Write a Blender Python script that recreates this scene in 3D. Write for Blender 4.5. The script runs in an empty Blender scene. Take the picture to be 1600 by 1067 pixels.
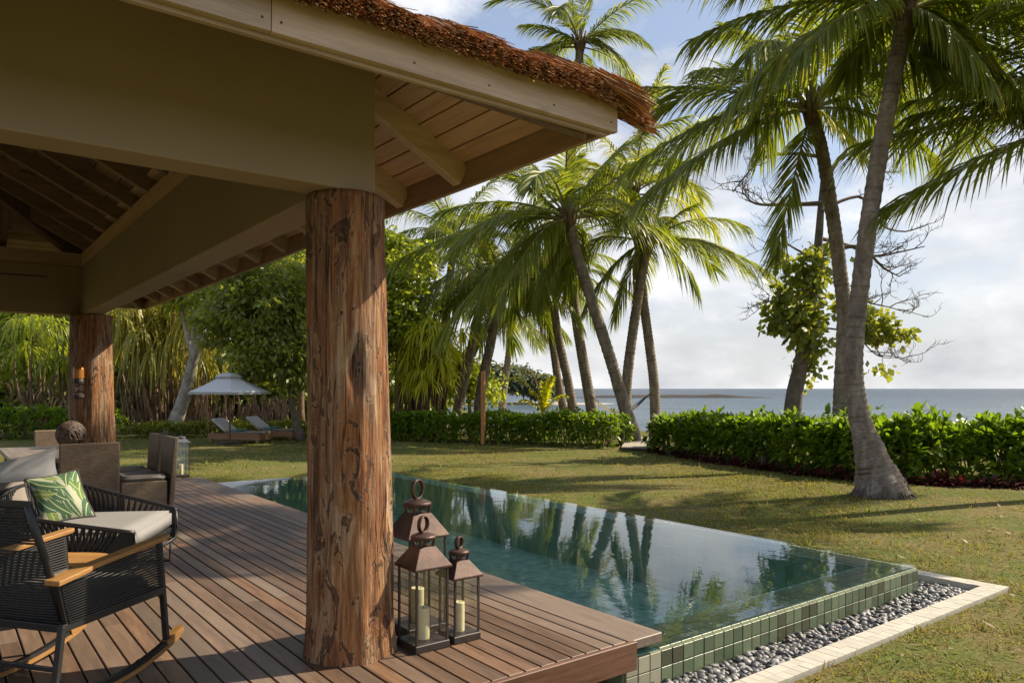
import bpy, bmesh, math, random
import numpy as np
from mathutils import Vector, Matrix, noise as mnoise

S = bpy.context.scene
COL = S.collection
rad = math.radians

# ------------------------------------------------------------------ camera
# world axes follow the house: x = towards the pool, y = along the deck, z = up, deck top at z = 0
YAW = rad(37.48)
FX, FY = math.sin(YAW), math.cos(YAW)
RX, RY = math.cos(YAW), -math.sin(YAW)
EYE, FOC, HOR = 1.5, 1173.0, 607.0
cam_d = bpy.data.cameras.new('camera')
cam = bpy.data.objects.new('camera', cam_d)
COL.objects.link(cam)
cam.location = (0, 0, EYE)
cam.rotation_euler = (rad(90), 0, -YAW)
cam_d.sensor_width = 36.0
cam_d.lens = FOC / 1600 * 36
cam_d.shift_y = (HOR - 533.5) / 1600
cam_d.clip_start = 0.05
cam_d.clip_end = 30000
S.camera = cam


def W(lat, d, z=0.0):
    return Vector((FX * d + RX * lat, FY * d + RY * lat, z))


def P(px, py, d):
    return W((px - 800) / FOC * d, d, EYE - (py - HOR) / FOC * d)


# ------------------------------------------------------------------ light
SUN_EL = rad(40)
SUN_H = Vector((0.965, -0.262, 0)).normalized()
TO_SUN = Vector((SUN_H.x * math.cos(SUN_EL), SUN_H.y * math.cos(SUN_EL), math.sin(SUN_EL)))
sun_d = bpy.data.lights.new('sun', 'SUN')
sun_d.energy = 3.3
sun_d.angle = rad(0.6)
sun_d.color = (1.0, 0.86, 0.66)
sun = bpy.data.objects.new('sun', sun_d)
sun.rotation_euler = TO_SUN.to_track_quat('Z', 'Y').to_euler()
sun.location = (20, -6, 20)
COL.objects.link(sun)

world = bpy.data.worlds.new('World')
S.world = world
world.use_nodes = True
S.view_settings.view_transform = 'Standard'
S.view_settings.look = 'None'
S.view_settings.gamma = 1.0
S.view_settings.use_curve_mapping = False
S.view_settings.exposure = 1.32
S.cycles.max_bounces = 8
S.cycles.diffuse_bounces = 4
S.cycles.transparent_max_bounces = 16
S.cycles.transmission_bounces = 6
S.cycles.caustics_reflective = False
S.cycles.caustics_refractive = False
S.cycles.sample_clamp_indirect = 6
S.cycles.use_denoising = True


def node(nt, typ, **kw):
    n = nt.nodes.new(typ)
    for k, v in kw.items():
        if k in ('loc',):
            continue
        if hasattr(n, k):
            setattr(n, k, v)
    return n


def setin(n, **kw):
    for k, v in kw.items():
        n.inputs[k.replace('_', ' ')].default_value = v
    return n


def lk(nt, a, b):
    nt.links.new(a, b)


def mix_rgb(nt, fac, a, b, mode='MIX'):
    n = nt.nodes.new('ShaderNodeMix')
    n.data_type = 'RGBA'
    n.blend_type = mode
    for sock, val in ((n.inputs['Factor'], fac), (n.inputs[6], a), (n.inputs[7], b)):
        if hasattr(val, 'links') or isinstance(val, bpy.types.NodeSocket):
            nt.links.new(val, sock)
        elif isinstance(val, (tuple, list)):
            sock.default_value = (*val[:3], 1)
        else:
            sock.default_value = val
    return n.outputs[2]


def math_n(nt, op, a, b=None, c=None, clamp=False):
    n = nt.nodes.new('ShaderNodeMath')
    n.operation = op
    n.use_clamp = clamp
    for i, val in enumerate((a, b, c)):
        if val is None:
            continue
        if isinstance(val, bpy.types.NodeSocket):
            nt.links.new(val, n.inputs[i])
        else:
            n.inputs[i].default_value = val
    return n.outputs[0]


def ramp(nt, fac, stops):
    n = nt.nodes.new('ShaderNodeValToRGB')
    e = n.color_ramp.elements
    while len(e) < len(stops):
        e.new(0.5)
    for el, (p, c) in zip(e, stops):
        el.position = p
        el.color = (*c[:3], 1) if isinstance(c, (tuple, list)) else (c, c, c, 1)
    nt.links.new(fac, n.inputs[0])
    return n.outputs[0]


def vec_scale(nt, vec, sc, off=None):
    n = nt.nodes.new('ShaderNodeMapping')
    n.inputs['Scale'].default_value = sc
    nt.links.new(vec, n.inputs['Vector'])
    if off is not None:
        nt.links.new(off, n.inputs['Location'])
    return n.outputs[0]


def noise_n(nt, vec, scale, detail=4, rough=0.55, dist=0.0):
    n = nt.nodes.new('ShaderNodeTexNoise')
    setin(n, Scale=scale, Detail=detail, Roughness=rough, Distortion=dist)
    if vec is not None:
        nt.links.new(vec, n.inputs['Vector'])
    return n.outputs['Fac']


# sky: Nishita air with soft cumulus banks over the sea
def build_sky():
    nt = world.node_tree
    nt.nodes.clear()
    out = nt.nodes.new('ShaderNodeOutputWorld')
    bg = nt.nodes.new('ShaderNodeBackground')
    lk(nt, bg.outputs[0], out.inputs[0])
    sky = nt.nodes.new('ShaderNodeTexSky')
    sky.sky_type = 'NISHITA'
    sky.sun_disc = False
    sky.sun_elevation = SUN_EL
    sky.sun_rotation = math.atan2(SUN_H.x, SUN_H.y)
    sky.air_density = 1.0
    sky.dust_density = 1.6
    sky.ozone_density = 1.2
    tc = nt.nodes.new('ShaderNodeTexCoord')
    sep = nt.nodes.new('ShaderNodeSeparateXYZ')
    lk(nt, tc.outputs['Generated'], sep.inputs[0])
    el = math_n(nt, 'MAXIMUM', sep.outputs['Z'], 0.0)
    v1 = vec_scale(nt, tc.outputs['Generated'], (1.0, 1.0, 1.75))
    n1 = noise_n(nt, v1, 3.1, 9, 0.56, 0.15)
    n2 = noise_n(nt, v1, 9.0, 6, 0.6, 0.1)
    dens = math_n(nt, 'ADD', math_n(nt, 'MULTIPLY', n1, 0.78), math_n(nt, 'MULTIPLY', n2, 0.22))
    # more cloud low down, thinning with height
    thr = math_n(nt, 'MULTIPLY_ADD', el, 0.22, 0.358)
    m = math_n(nt, 'SUBTRACT', dens, thr)
    mask = math_n(nt, 'MULTIPLY', m, 12.0, clamp=True)
    thick = math_n(nt, 'MULTIPLY', m, 3.6, clamp=True)
    n3 = noise_n(nt, vec_scale(nt, tc.outputs['Generated'], (1, 1, 2.2)), 5.5, 7, 0.55, 0.2)
    shade = math_n(nt, 'MULTIPLY_ADD', n3, 2.6, -0.8, clamp=True)
    ccol = mix_rgb(nt, shade, (3.5, 3.65, 3.95), (7.3, 7.2, 7.1))
    # humid air near the horizon: pale grey
    hz = math_n(nt, 'POWER', math_n(nt, 'SUBTRACT', 1.0, el), 7.0, clamp=True)
    hz = math_n(nt, 'MULTIPLY', hz, 0.9)
    base = mix_rgb(nt, 0.5, sky.outputs[0], (2.6, 3.15, 4.25))
    base = mix_rgb(nt, hz, base, (4.5, 4.5, 4.52))
    colr = mix_rgb(nt, math_n(nt, 'MULTIPLY', mask, math_n(nt, 'MULTIPLY_ADD', thick, 0.35, 0.62)), base, ccol)
    lk(nt, colr, bg.inputs['Color'])
    bg.inputs['Strength'].default_value = 0.067


build_sky()


# ------------------------------------------------------------------ scene helpers
def tag(o, label=None, cat=None, group=None, kind=None):
    if label:
        o['label'] = label
    if cat:
        o['category'] = cat
    if group:
        o['group'] = group
    if kind:
        o['kind'] = kind
    return o


def thing(name, label, cat, loc=(0, 0, 0), rotz=0.0, group=None):
    o = bpy.data.objects.new(name, None)
    o.empty_display_size = 0.2
    COL.objects.link(o)
    o.location = loc
    o.rotation_euler = (0, 0, rotz)
    return tag(o, label, cat, group)


def copy_tree(o, parent=None):
    c = o.copy()
    COL.objects.link(c)
    if parent is not None:
        c.parent = parent
    for ch in [x for x in CH.get(o.name, [])]:
        copy_tree(ch, c)
        CH.setdefault(c.name, []).append(c)
    return c


CH = {}


def link(name, me, mat=None, parent=None, loc=None, smooth=False):
    o = bpy.data.objects.new(name, me)
    COL.objects.link(o)
    if mat is not None and len(me.materials) == 0:
        me.materials.append(mat)
    if parent is not None:
        o.parent = parent
        CH.setdefault(parent.name, []).append(o)
    if loc is not None:
        o.location = loc
    if smooth:
        me.polygons.foreach_set('use_smooth', [True] * len(me.polygons))
    return o


def dup(o, loc, rotz=None, label=None, group=None, scale=None):
    """copy of a thing with copies of its parts and their sub-parts"""
    c = o.copy()
    COL.objects.link(c)
    c.location = loc
    if rotz is not None:
        c.rotation_euler = (0, 0, rotz)
    if scale is not None:
        c.scale = (scale,) * 3
    if label:
        c['label'] = label
    if group:
        c['group'] = group
    for ch in CH.get(o.name, []):
        d = ch.copy()
        COL.objects.link(d)
        d.parent = c
        CH.setdefault(c.name, []).append(d)
        for g in CH.get(ch.name, []):
            e = g.copy()
            COL.objects.link(e)
            e.parent = d
            CH.setdefault(d.name, []).append(e)
    return c


class MB:
    def __init__(self, off=(0, 0, 0)):
        self.v, self.f, self.off = [], [], Vector(off)

    def add(self, vs, fs):
        b = len(self.v)
        self.v += [tuple(Vector(p) - self.off) for p in vs]
        self.f += [tuple(i + b for i in f) for f in fs]
        return self

    def box(self, c, s, rot=None, bev=0.0):
        hx, hy, hz = s[0] / 2, s[1] / 2, s[2] / 2
        c = Vector(c)
        if bev <= 0:
            pts = [Vector((x, y, z)) for x in (-hx, hx) for y in (-hy, hy) for z in (-hz, hz)]
            fs = [(0, 1, 3, 2), (4, 6, 7, 5), (0, 4, 5, 1), (2, 3, 7, 6), (0, 2, 6, 4), (1, 5, 7, 3)]
        else:
            bm = bmesh.new()
            bmesh.ops.create_cube(bm, size=1)
            bmesh.ops.scale(bm, vec=s, verts=bm.verts)
            bmesh.ops.bevel(bm, geom=bm.edges[:], offset=bev, segments=1, affect='EDGES')
            bm.verts.index_update()
            pts = [v.co.copy() for v in bm.verts]
            fs = [tuple(v.index for v in f.verts) for f in bm.faces]
            bm.free()
        if rot is not None:
            pts = [rot @ p for p in pts]
        return self.add([p + c for p in pts], fs)

    def bar(self, a, b, w, h, up=(0, 0, 1), bev=0.0):
        """box from a to b, w across, h along up"""
        a, b = Vector(a), Vector(b)
        x = (b - a)
        L = x.length
        x.normalize()
        y = Vector(up).cross(x)
        if y.length < 1e-5:
            y = Vector((0, 1, 0)).cross(x)
        y.normalize()
        z = x.cross(y)
        R = Matrix((x, y, z)).transposed()
        return self.box((a + b) / 2, (L, w, h), R, bev)

    def tube(self, pts, r, n=8, cap=True):
        pts = [Vector(p) for p in pts]
        rs = r if isinstance(r, (list, tuple)) else [r] * len(pts)
        vs, fs = [], []
        ref = None
        for i, p in enumerate(pts):
            t = (pts[min(i + 1, len(pts) - 1)] - pts[max(i - 1, 0)]).normalized()
            if ref is None:
                ref = t.orthogonal().normalized()
            ref = (ref - t * ref.dot(t))
            if ref.length < 1e-5:
                ref = t.orthogonal()
            ref.normalize()
            bi = t.cross(ref)
            for k in range(n):
                a = 2 * math.pi * k / n
                vs.append(p + (ref * math.cos(a) + bi * math.sin(a)) * rs[i])
        for i in range(len(pts) - 1):
            for k in range(n):
                k2 = (k + 1) % n
                fs.append((i * n + k, i * n + k2, (i + 1) * n + k2, (i + 1) * n + k))
        if cap:
            fs.append(tuple(range(n - 1, -1, -1)))
            fs.append(tuple(range((len(pts) - 1) * n, len(pts) * n)))
        return self.add(vs, fs)

    def lathe(self, prof, c=(0, 0, 0), n=16, rot=0.0):
        c = Vector(c)
        vs, fs = [], []
        for r, z in prof:
            for k in range(n):
                a = 2 * math.pi * k / n + rot
                vs.append(c + Vector((r * math.cos(a), r * math.sin(a), z)))
        m = len(prof)
        for i in range(m - 1):
            for k in range(n):
                k2 = (k + 1) % n
                fs.append((i * n + k, i * n + k2, (i + 1) * n + k2, (i + 1) * n + k))
        fs.append(tuple(range(n - 1, -1, -1)))
        fs.append(tuple(range((m - 1) * n, m * n)))
        return self.add(vs, fs)

    def mesh(self, name):
        me = bpy.data.meshes.new(name)
        me.from_pydata(self.v, [], self.f)
        me.update()
        return me

    def build(self, name, mat, parent=None, loc=None, smooth=False, bevel=0.0):
        o = link(name, self.mesh(name), mat, parent, loc, smooth)
        if bevel:
            b = o.modifiers.new('bevel', 'BEVEL')
            b.width = bevel
            b.segments = 2
            b.limit_method = 'ANGLE'
        return o


def np_mesh(name, verts, quads):
    me = bpy.data.meshes.new(name)
    verts = np.ascontiguousarray(verts, dtype=np.float32)
    quads = np.ascontiguousarray(quads, dtype=np.int32)
    n, k = quads.shape
    me.vertices.add(len(verts))
    me.vertices.foreach_set('co', verts.ravel())
    me.loops.add(n * k)
    me.loops.foreach_set('vertex_index', quads.ravel())
    me.polygons.add(n)
    me.polygons.foreach_set('loop_start', np.arange(0, n * k, k, dtype=np.int32))
    me.polygons.foreach_set('loop_total', np.full(n, k, dtype=np.int32))
    me.update(calc_edges=True)
    return me


def nrm(a):
    return a / np.maximum(np.linalg.norm(a, axis=-1, keepdims=True), 1e-9)


def straps(P0, D, L, Wd, droop, nseg=3, prof=None, wv=None):
    """N strap leaves: base points, unit directions, lengths, widths, droop -> verts, quads"""
    P0, D = np.asarray(P0, float), nrm(np.asarray(D, float))
    N = len(P0)
    L = np.broadcast_to(np.asarray(L, float), (N,))
    Wd = np.broadcast_to(np.asarray(Wd, float), (N,))
    droop = np.broadcast_to(np.asarray(droop, float), (N,))
    if wv is None:
        wv = np.cross(D, np.array([0, 0, 1.0]))
        bad = np.linalg.norm(wv, axis=1) < 0.05
        wv[bad] = np.array([1.0, 0, 0])
    wv = nrm(wv)
    if prof is None:
        prof = [0.55] + [1.0 - 0.75 * abs(2 * (k / nseg) - 0.8) ** 2 for k in range(1, nseg)] + [0.06]
    out = np.empty((N, nseg + 1, 2, 3))
    down = np.array([0, 0, -1.0])
    for k in range(nseg + 1):
        s = k / nseg
        vec = D * s + down * (droop[:, None] * s * s)
        ln = np.sqrt(1 + (droop * s) ** 2 * 0.8)[:, None]
        p = P0 + vec * L[:, None] / ln
        w = wv * (Wd * prof[k] * 0.5)[:, None]
        out[:, k, 0] = p - w
        out[:, k, 1] = p + w
    V = out.reshape(-1, 3)
    base = np.arange(N)[:, None] * (2 * (nseg + 1))
    q = []
    for k in range(nseg):
        q.append(np.stack([base[:, 0] + 2 * k, base[:, 0] + 2 * k + 1, base[:, 0] + 2 * k + 3, base[:, 0] + 2 * k + 2], 1))
    return V, np.concatenate(q)


def joinvq(lst):
    Vs, Qs, b = [], [], 0
    for V, Q in lst:
        Vs.append(V)
        Qs.append(Q + b)
        b += len(V)
    return np.concatenate(Vs), np.concatenate(Qs)


def fib_dirs(rs, n):
    v = rs.normal(size=(n, 3))
    return nrm(v)


# ------------------------------------------------------------------ materials
def new_mat(name):
    m = bpy.data.materials.new(name)
    m.use_nodes = True
    nt = m.node_tree
    b = nt.nodes['Principled BSDF']
    return m, nt, b


def bump(nt, b, h, strength=0.3, dist=0.01):
    n = nt.nodes.new('ShaderNodeBump')
    n.inputs['Strength'].default_value = strength
    n.inputs['Distance'].default_value = dist
    lk(nt, h, n.inputs['Height'])
    lk(nt, n.outputs[0], b.inputs['Normal'])


def plain(name, c, rough=0.5, var=0.15, scale=8.0, metal=0.0, bmp=0.1, spec=0.5):
    m, nt, b = new_mat(name)
    tc = nt.nodes.new('ShaderNodeTexCoord')
    n = noise_n(nt, tc.outputs['Object'], scale, 5, 0.6)
    lo = tuple(x * (1 - var) for x in c)
    hi = tuple(min(1, x * (1 + var)) for x in c)
    lk(nt, ramp(nt, n, [(0.3, lo), (0.7, hi)]), b.inputs['Base Color'])
    b.inputs['Roughness'].default_value = rough
    b.inputs['Metallic'].default_value = metal
    b.inputs['Specular IOR Level'].default_value = spec
    if bmp:
        bump(nt, b, noise_n(nt, tc.outputs['Object'], scale * 6, 4, 0.6), bmp, 0.005)
    return m


def wood(name, dark, light, axis='Y', alt=None, rough=0.55, knots=False, freq=1.0, spec=0.3):
    """grain runs along axis; every board (object) gets its own tone and offset"""
    m, nt, b = new_mat(name)
    tc = nt.nodes.new('ShaderNodeTexCoord')
    oi = nt.nodes.new('ShaderNodeObjectInfo')
    off = nt.nodes.new('ShaderNodeCombineXYZ')
    r20 = math_n(nt, 'MULTIPLY', oi.outputs['Random'], 37.0)
    for i in range(3):
        lk(nt, r20, off.inputs[i])
    sc = {'X': (0.7, 9, 9), 'Y': (9, 0.7, 9), 'Z': (9, 9, 0.7)}[axis]
    v = vec_scale(nt, tc.outputs['Object'], sc, off.outputs[0])
    g = noise_n(nt, v, 2.2 * freq, 6, 0.62, 0.6)
    g2 = noise_n(nt, v, 11.0 * freq, 4, 0.7, 0.2)
    gg = math_n(nt, 'ADD', math_n(nt, 'MULTIPLY', g, 0.65), math_n(nt, 'MULTIPLY', g2, 0.35))
    col = ramp(nt, gg, [(0.32, dark), (0.68, light)])
    if alt is not None:
        r2 = math_n(nt, 'FRACT', math_n(nt, 'MULTIPLY', oi.outputs['Random'], 7.31))
        a2 = tuple(x * 0.62 for x in alt)
        colb = ramp(nt, gg, [(0.32, a2), (0.68, alt)])
        col = mix_rgb(nt, r2, col, colb)
    br = math_n(nt, 'MULTIPLY_ADD', oi.outputs['Random'], 0.55, 0.72)
    brc = nt.nodes.new('ShaderNodeCombineXYZ')
    for i in range(3):
        lk(nt, br, brc.inputs[i])
    col = mix_rgb(nt, 1.0, col, brc.outputs[0], 'MULTIPLY')
    if knots:
        vk = vec_scale(nt, tc.outputs['Object'], {'X': (0.45, 1, 1), 'Y': (1, 0.45, 1), 'Z': (1, 1, 0.45)}[axis], off.outputs[0])
        vo = nt.nodes.new('ShaderNodeTexVoronoi')
        vo.inputs['Scale'].default_value = 3.2
        lk(nt, vk, vo.inputs['Vector'])
        k = ramp(nt, vo.outputs['Distance'], [(0.03, 0.75), (0.11, 0.0)])
        col = mix_rgb(nt, k, col, tuple(x * 0.4 for x in dark))
    lk(nt, col, b.inputs['Base Color'])
    b.inputs['Roughness'].default_value = rough
    b.inputs['Specular IOR Level'].default_value = spec
    bump(nt, b, gg, 0.25, 0.004)
    return m


def leafmat(name, dark, light, trans=0.4, rough=0.42, yellow=None, ymix=0.08, tcol=None, spec=0.45):
    m, nt, b = new_mat(name)
    ge = nt.nodes.new('ShaderNodeNewGeometry')
    oi = nt.nodes.new('ShaderNodeObjectInfo')
    col = ramp(nt, ge.outputs['Random Per Island'], [(0.0, dark), (1.0, light)])
    tc = nt.nodes.new('ShaderNodeTexCoord')
    n = noise_n(nt, tc.outputs['Object'], 0.9, 3, 0.6)
    col = mix_rgb(nt, math_n(nt, 'MULTIPLY_ADD', n, 2.2, -0.75, clamp=True), col, light)
    if yellow is not None:
        t = math_n(nt, 'GREATER_THAN', math_n(nt, 'FRACT', math_n(nt, 'MULTIPLY', ge.outputs['Random Per Island'], 17.3)), 1 - ymix)
        col = mix_rgb(nt, math_n(nt, 'MULTIPLY', t, 0.8), col, yellow)
    lk(nt, col, b.inputs['Base Color'])
    b.inputs['Roughness'].default_value = rough
    b.inputs['Specular IOR Level'].default_value = spec
    tr = nt.nodes.new('ShaderNodeBsdfTranslucent')
    tcl = mix_rgb(nt, 1.0, col, tcol or (2.6, 2.3, 0.9), 'MULTIPLY')
    lk(nt, tcl, tr.inputs['Color'])
    mx = nt.nodes.new('ShaderNodeMixShader')
    mx.inputs[0].default_value = trans
    lk(nt, b.outputs[0], mx.inputs[1])
    lk(nt, tr.outputs[0], mx.inputs[2])
    lk(nt, mx.outputs[0], nt.nodes['Material Output'].inputs['Surface'])
    return m

# ------------------------------------------------------------------ ground, sand, sea
LAWN = -0.30
SEA = -1.75
SHORE = [(76, 2), (34, 15), (19, 25), (13, 32), (7, 38), (0, 42), (-4.5, 50), (-8, 74), (-13, 130), (-30, 260)]


def shore_dist(lat, d):
    """signed distance past the shoreline (positive = seaward); arrays"""
    best = np.full(lat.shape, 1e9)
    sgn = np.ones(lat.shape)
    for (x0, y0), (x1, y1) in zip(SHORE[:-1], SHORE[1:]):
        ex, ey = x1 - x0, y1 - y0
        t = np.clip(((lat - x0) * ex + (d - y0) * ey) / (ex * ex + ey * ey), 0, 1)
        dx, dy = lat - (x0 + t * ex), d - (y0 + t * ey)
        dd = np.hypot(dx, dy)
        cr = ex * dy - ey * dx
        m = dd < best
        best = np.where(m, dd, best)
        sgn = np.where(m, np.where(cr < 0, 1.0, -1.0), sgn)
    return best * sgn


def build_ground():
    m, nt, b = new_mat('lawn_soil')
    tc = nt.nodes.new('ShaderNodeTexCoord')
    sep = nt.nodes.new('ShaderNodeSeparateXYZ')
    lk(nt, tc.outputs['Object'], sep.inputs[0])
    big = noise_n(nt, tc.outputs['Object'], 0.55, 5, 0.6)
    fine = noise_n(nt, tc.outputs['Object'], 26, 6, 0.7)
    mid = noise_n(nt, tc.outputs['Object'], 4.5, 5, 0.65)
    green = ramp(nt, fine, [(0.3, (0.036, 0.050, 0.010)), (0.7, (0.155, 0.180, 0.042))])
    dry = ramp(nt, fine, [(0.3, (0.085, 0.062, 0.024)), (0.7, (0.26, 0.20, 0.085))])
    g = mix_rgb(nt, ramp(nt, math_n(nt, 'ADD', math_n(nt, 'MULTIPLY', big, 0.5), math_n(nt, 'MULTIPLY', mid, 0.5)), [(0.43, 0.0), (0.58, 0.85)]), green, dry)
    sand = ramp(nt, mid, [(0.3, (0.46, 0.40, 0.30)), (0.7, (0.58, 0.52, 0.41))])
    f = math_n(nt, 'MULTIPLY', math_n(nt, 'SUBTRACT', LAWN - 0.06, sep.outputs['Z']), 8.0, clamp=True)
    lk(nt, mix_rgb(nt, f, g, sand), b.inputs['Base Color'])
    b.inputs['Roughness'].default_value = 0.95
    b.inputs['Specular IOR Level'].default_value = 0.1
    bump(nt, b, fine, 0.7, 0.03)
    la = np.concatenate([np.linspace(-260, -40, 24), np.linspace(-38, 40, 110), np.linspace(44, 200, 14)])
    de = np.concatenate([np.linspace(-80, -6, 14), np.linspace(-5, 60, 100), np.linspace(64, 420, 24)])
    LA, DE = np.meshgrid(la, de)
    f = shore_dist(LA, DE)
    rs = np.random.RandomState(3)
    z = LAWN - np.clip((f + 5.0) / 9.0, 0, 1) * 2.3 + 0.015 * np.sin(LA * 1.1 + 0.7 * np.sin(DE * 0.8)) * (DE > 9)
    # pit under pool and pebble strip
    U, V_ = FX * DE + RX * LA, FY * DE + RY * LA
    z = np.where((U > -6.4) & (U < 7.0) & (V_ > 3.2) & (V_ < 13.0), z, z)
    pts = np.stack([U, V_, z], -1).reshape(-1, 3)
    ny, nx = LA.shape
    i = np.arange(ny - 1)[:, None] * nx + np.arange(nx - 1)[None]
    q = np.stack([i, i + 1, i + nx + 1, i + nx], -1).reshape(-1, 4)
    me = np_mesh('lawn_ground', pts, q)
    # cut the turf back exactly to the pool wall and the kerb
    bm = bmesh.new()
    bm.from_mesh(me)
    for co, no in (((3.24, 0, 0), (1, 0, 0)), ((6.985, 0, 0), (1, 0, 0)), ((7.55, 0, 0), (1, 0, 0)), ((0, 2.63, 0), (0, 1, 0)), ((0, 5.2, 0), (0, 1, 0)), ((0, 12.97, 0), (0, 1, 0))):
        bmesh.ops.bisect_plane(bm, geom=bm.verts[:] + bm.edges[:] + bm.faces[:], plane_co=co, plane_no=no)
    dead = []
    for f in bm.faces:
        c = f.calc_center_median()
        if (3.24 < c.x < 7.55 and 2.63 < c.y < 5.2) or (3.24 < c.x < 6.985 and 5.19 < c.y < 12.97):
            dead.append(f)
    bmesh.ops.delete(bm, geom=dead, context='FACES')
    bm.to_mesh(me)
    bm.free()
    o = link('lawn_ground', me, m, smooth=True)
    tag(o, kind='structure')


build_ground()


def build_sea():
    m, nt, b = new_mat('sea_water')
    tc = nt.nodes.new('ShaderNodeTexCoord')
    cd = nt.nodes.new('ShaderNodeVectorMath')
    cd.operation = 'LENGTH'
    lk(nt, tc.outputs['Object'], cd.inputs[0])
    # reef shallows near the beach, deep beyond the reef
    far = math_n(nt, 'DIVIDE', cd.outputs['Value'], 420.0, clamp=True)
    patch = noise_n(nt, vec_scale(nt, tc.outputs['Object'], (0.02, 0.02, 0.02)), 1.0, 5, 0.6)
    f2 = math_n(nt, 'ADD', far, math_n(nt, 'MULTIPLY_ADD', patch, 0.5, -0.25), clamp=True)
    col = ramp(nt, f2, [(0.0, (0.10, 0.145, 0.155)), (0.25, (0.065, 0.105, 0.125)), (0.6, (0.028, 0.055, 0.08)), (0.9, (0.010, 0.026, 0.045))])
    lk(nt, col, b.inputs['Base Color'])
    b.inputs['Roughness'].default_value = 0.3
    b.inputs['Specular IOR Level'].default_value = 0.22
    w1 = noise_n(nt, vec_scale(nt, tc.outputs['Object'], (1, 1, 1)), 1.3, 4, 0.6)
    w2 = noise_n(nt, vec_scale(nt, tc.outputs['Object'], (0.16, 0.16, 1)), 1.0, 6, 0.7)
    mp = nt.nodes.new('ShaderNodeMapping')
    mp.inputs['Rotation'].default_value = (0, 0, YAW)
    lk(nt, tc.outputs['Object'], mp.inputs['Vector'])
    st = noise_n(nt, vec_scale(nt, mp.outputs[0], (0.012, 0.09, 1)), 1.0, 7, 0.65)
    col = mix_rgb(nt, ramp(nt, st, [(0.40, 0.0), (0.62, 0.75)]), col, (0.02, 0.045, 0.062))
    lk(nt, col, b.inputs['Base Color'])
    h = math_n(nt, 'ADD', math_n(nt, 'MULTIPLY', w1, 0.25), math_n(nt, 'MULTIPLY', w2, 1.6))
    bump(nt, b, h, 0.9, 0.9)
    r = [0, 30, 60, 120, 240, 480, 1000, 2500, 6000, 14000, 25000]
    mb = MB()
    n = 72
    vs = [W(0, 0, SEA)]
    fs = []
    for rr in r[1:]:
        for k in range(n):
            a = 2 * math.pi * k / n
            vs.append(Vector((rr * math.cos(a), rr * math.sin(a), SEA)))
    for k in range(n):
        fs.append((0, 1 + k, 1 + (k + 1) % n))
    for j in range(len(r) - 2):
        for k in range(n):
            a, b2 = 1 + j * n + k, 1 + j * n + (k + 1) % n
            fs.append((a, a + n, b2 + n, b2))
    mb.add(vs, fs)
    tag(mb.build('sea', m), kind='structure')


build_sea()

# ------------------------------------------------------------------ materials of the house
M_DECK = wood('deck_timber', (0.060, 0.030, 0.016), (0.245, 0.142, 0.082), 'Y', alt=(0.19, 0.145, 0.112), rough=0.5, spec=0.35)
M_DECKX = wood('deck_fascia_timber', (0.075, 0.032, 0.018), (0.20, 0.105, 0.065), 'X', rough=0.5)
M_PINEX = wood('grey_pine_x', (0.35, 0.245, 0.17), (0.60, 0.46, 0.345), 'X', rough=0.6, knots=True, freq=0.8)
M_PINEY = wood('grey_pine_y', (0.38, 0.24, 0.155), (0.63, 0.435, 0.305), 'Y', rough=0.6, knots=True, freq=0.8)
M_INX = wood('shaded_pine_x', (0.14, 0.092, 0.06), (0.27, 0.19, 0.13), 'X', rough=0.6, knots=True, freq=0.6)  # same pine darkened: shade under the roof put into the colour
M_INY = wood('shaded_pine_y', (0.14, 0.092, 0.06), (0.27, 0.19, 0.13), 'Y', rough=0.6, knots=True, freq=0.6)
M_PAINT = plain('khaki_render', (0.315, 0.24, 0.165), 0.75, 0.06, 1.5, bmp=0.05)
M_BLACK = plain('black_metal', (0.016, 0.016, 0.017), 0.38, 0.2, 10, bmp=0.05)
M_TEAK = wood('teak', (0.24, 0.115, 0.035), (0.46, 0.25, 0.085), 'X', rough=0.42, spec=0.4)


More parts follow.
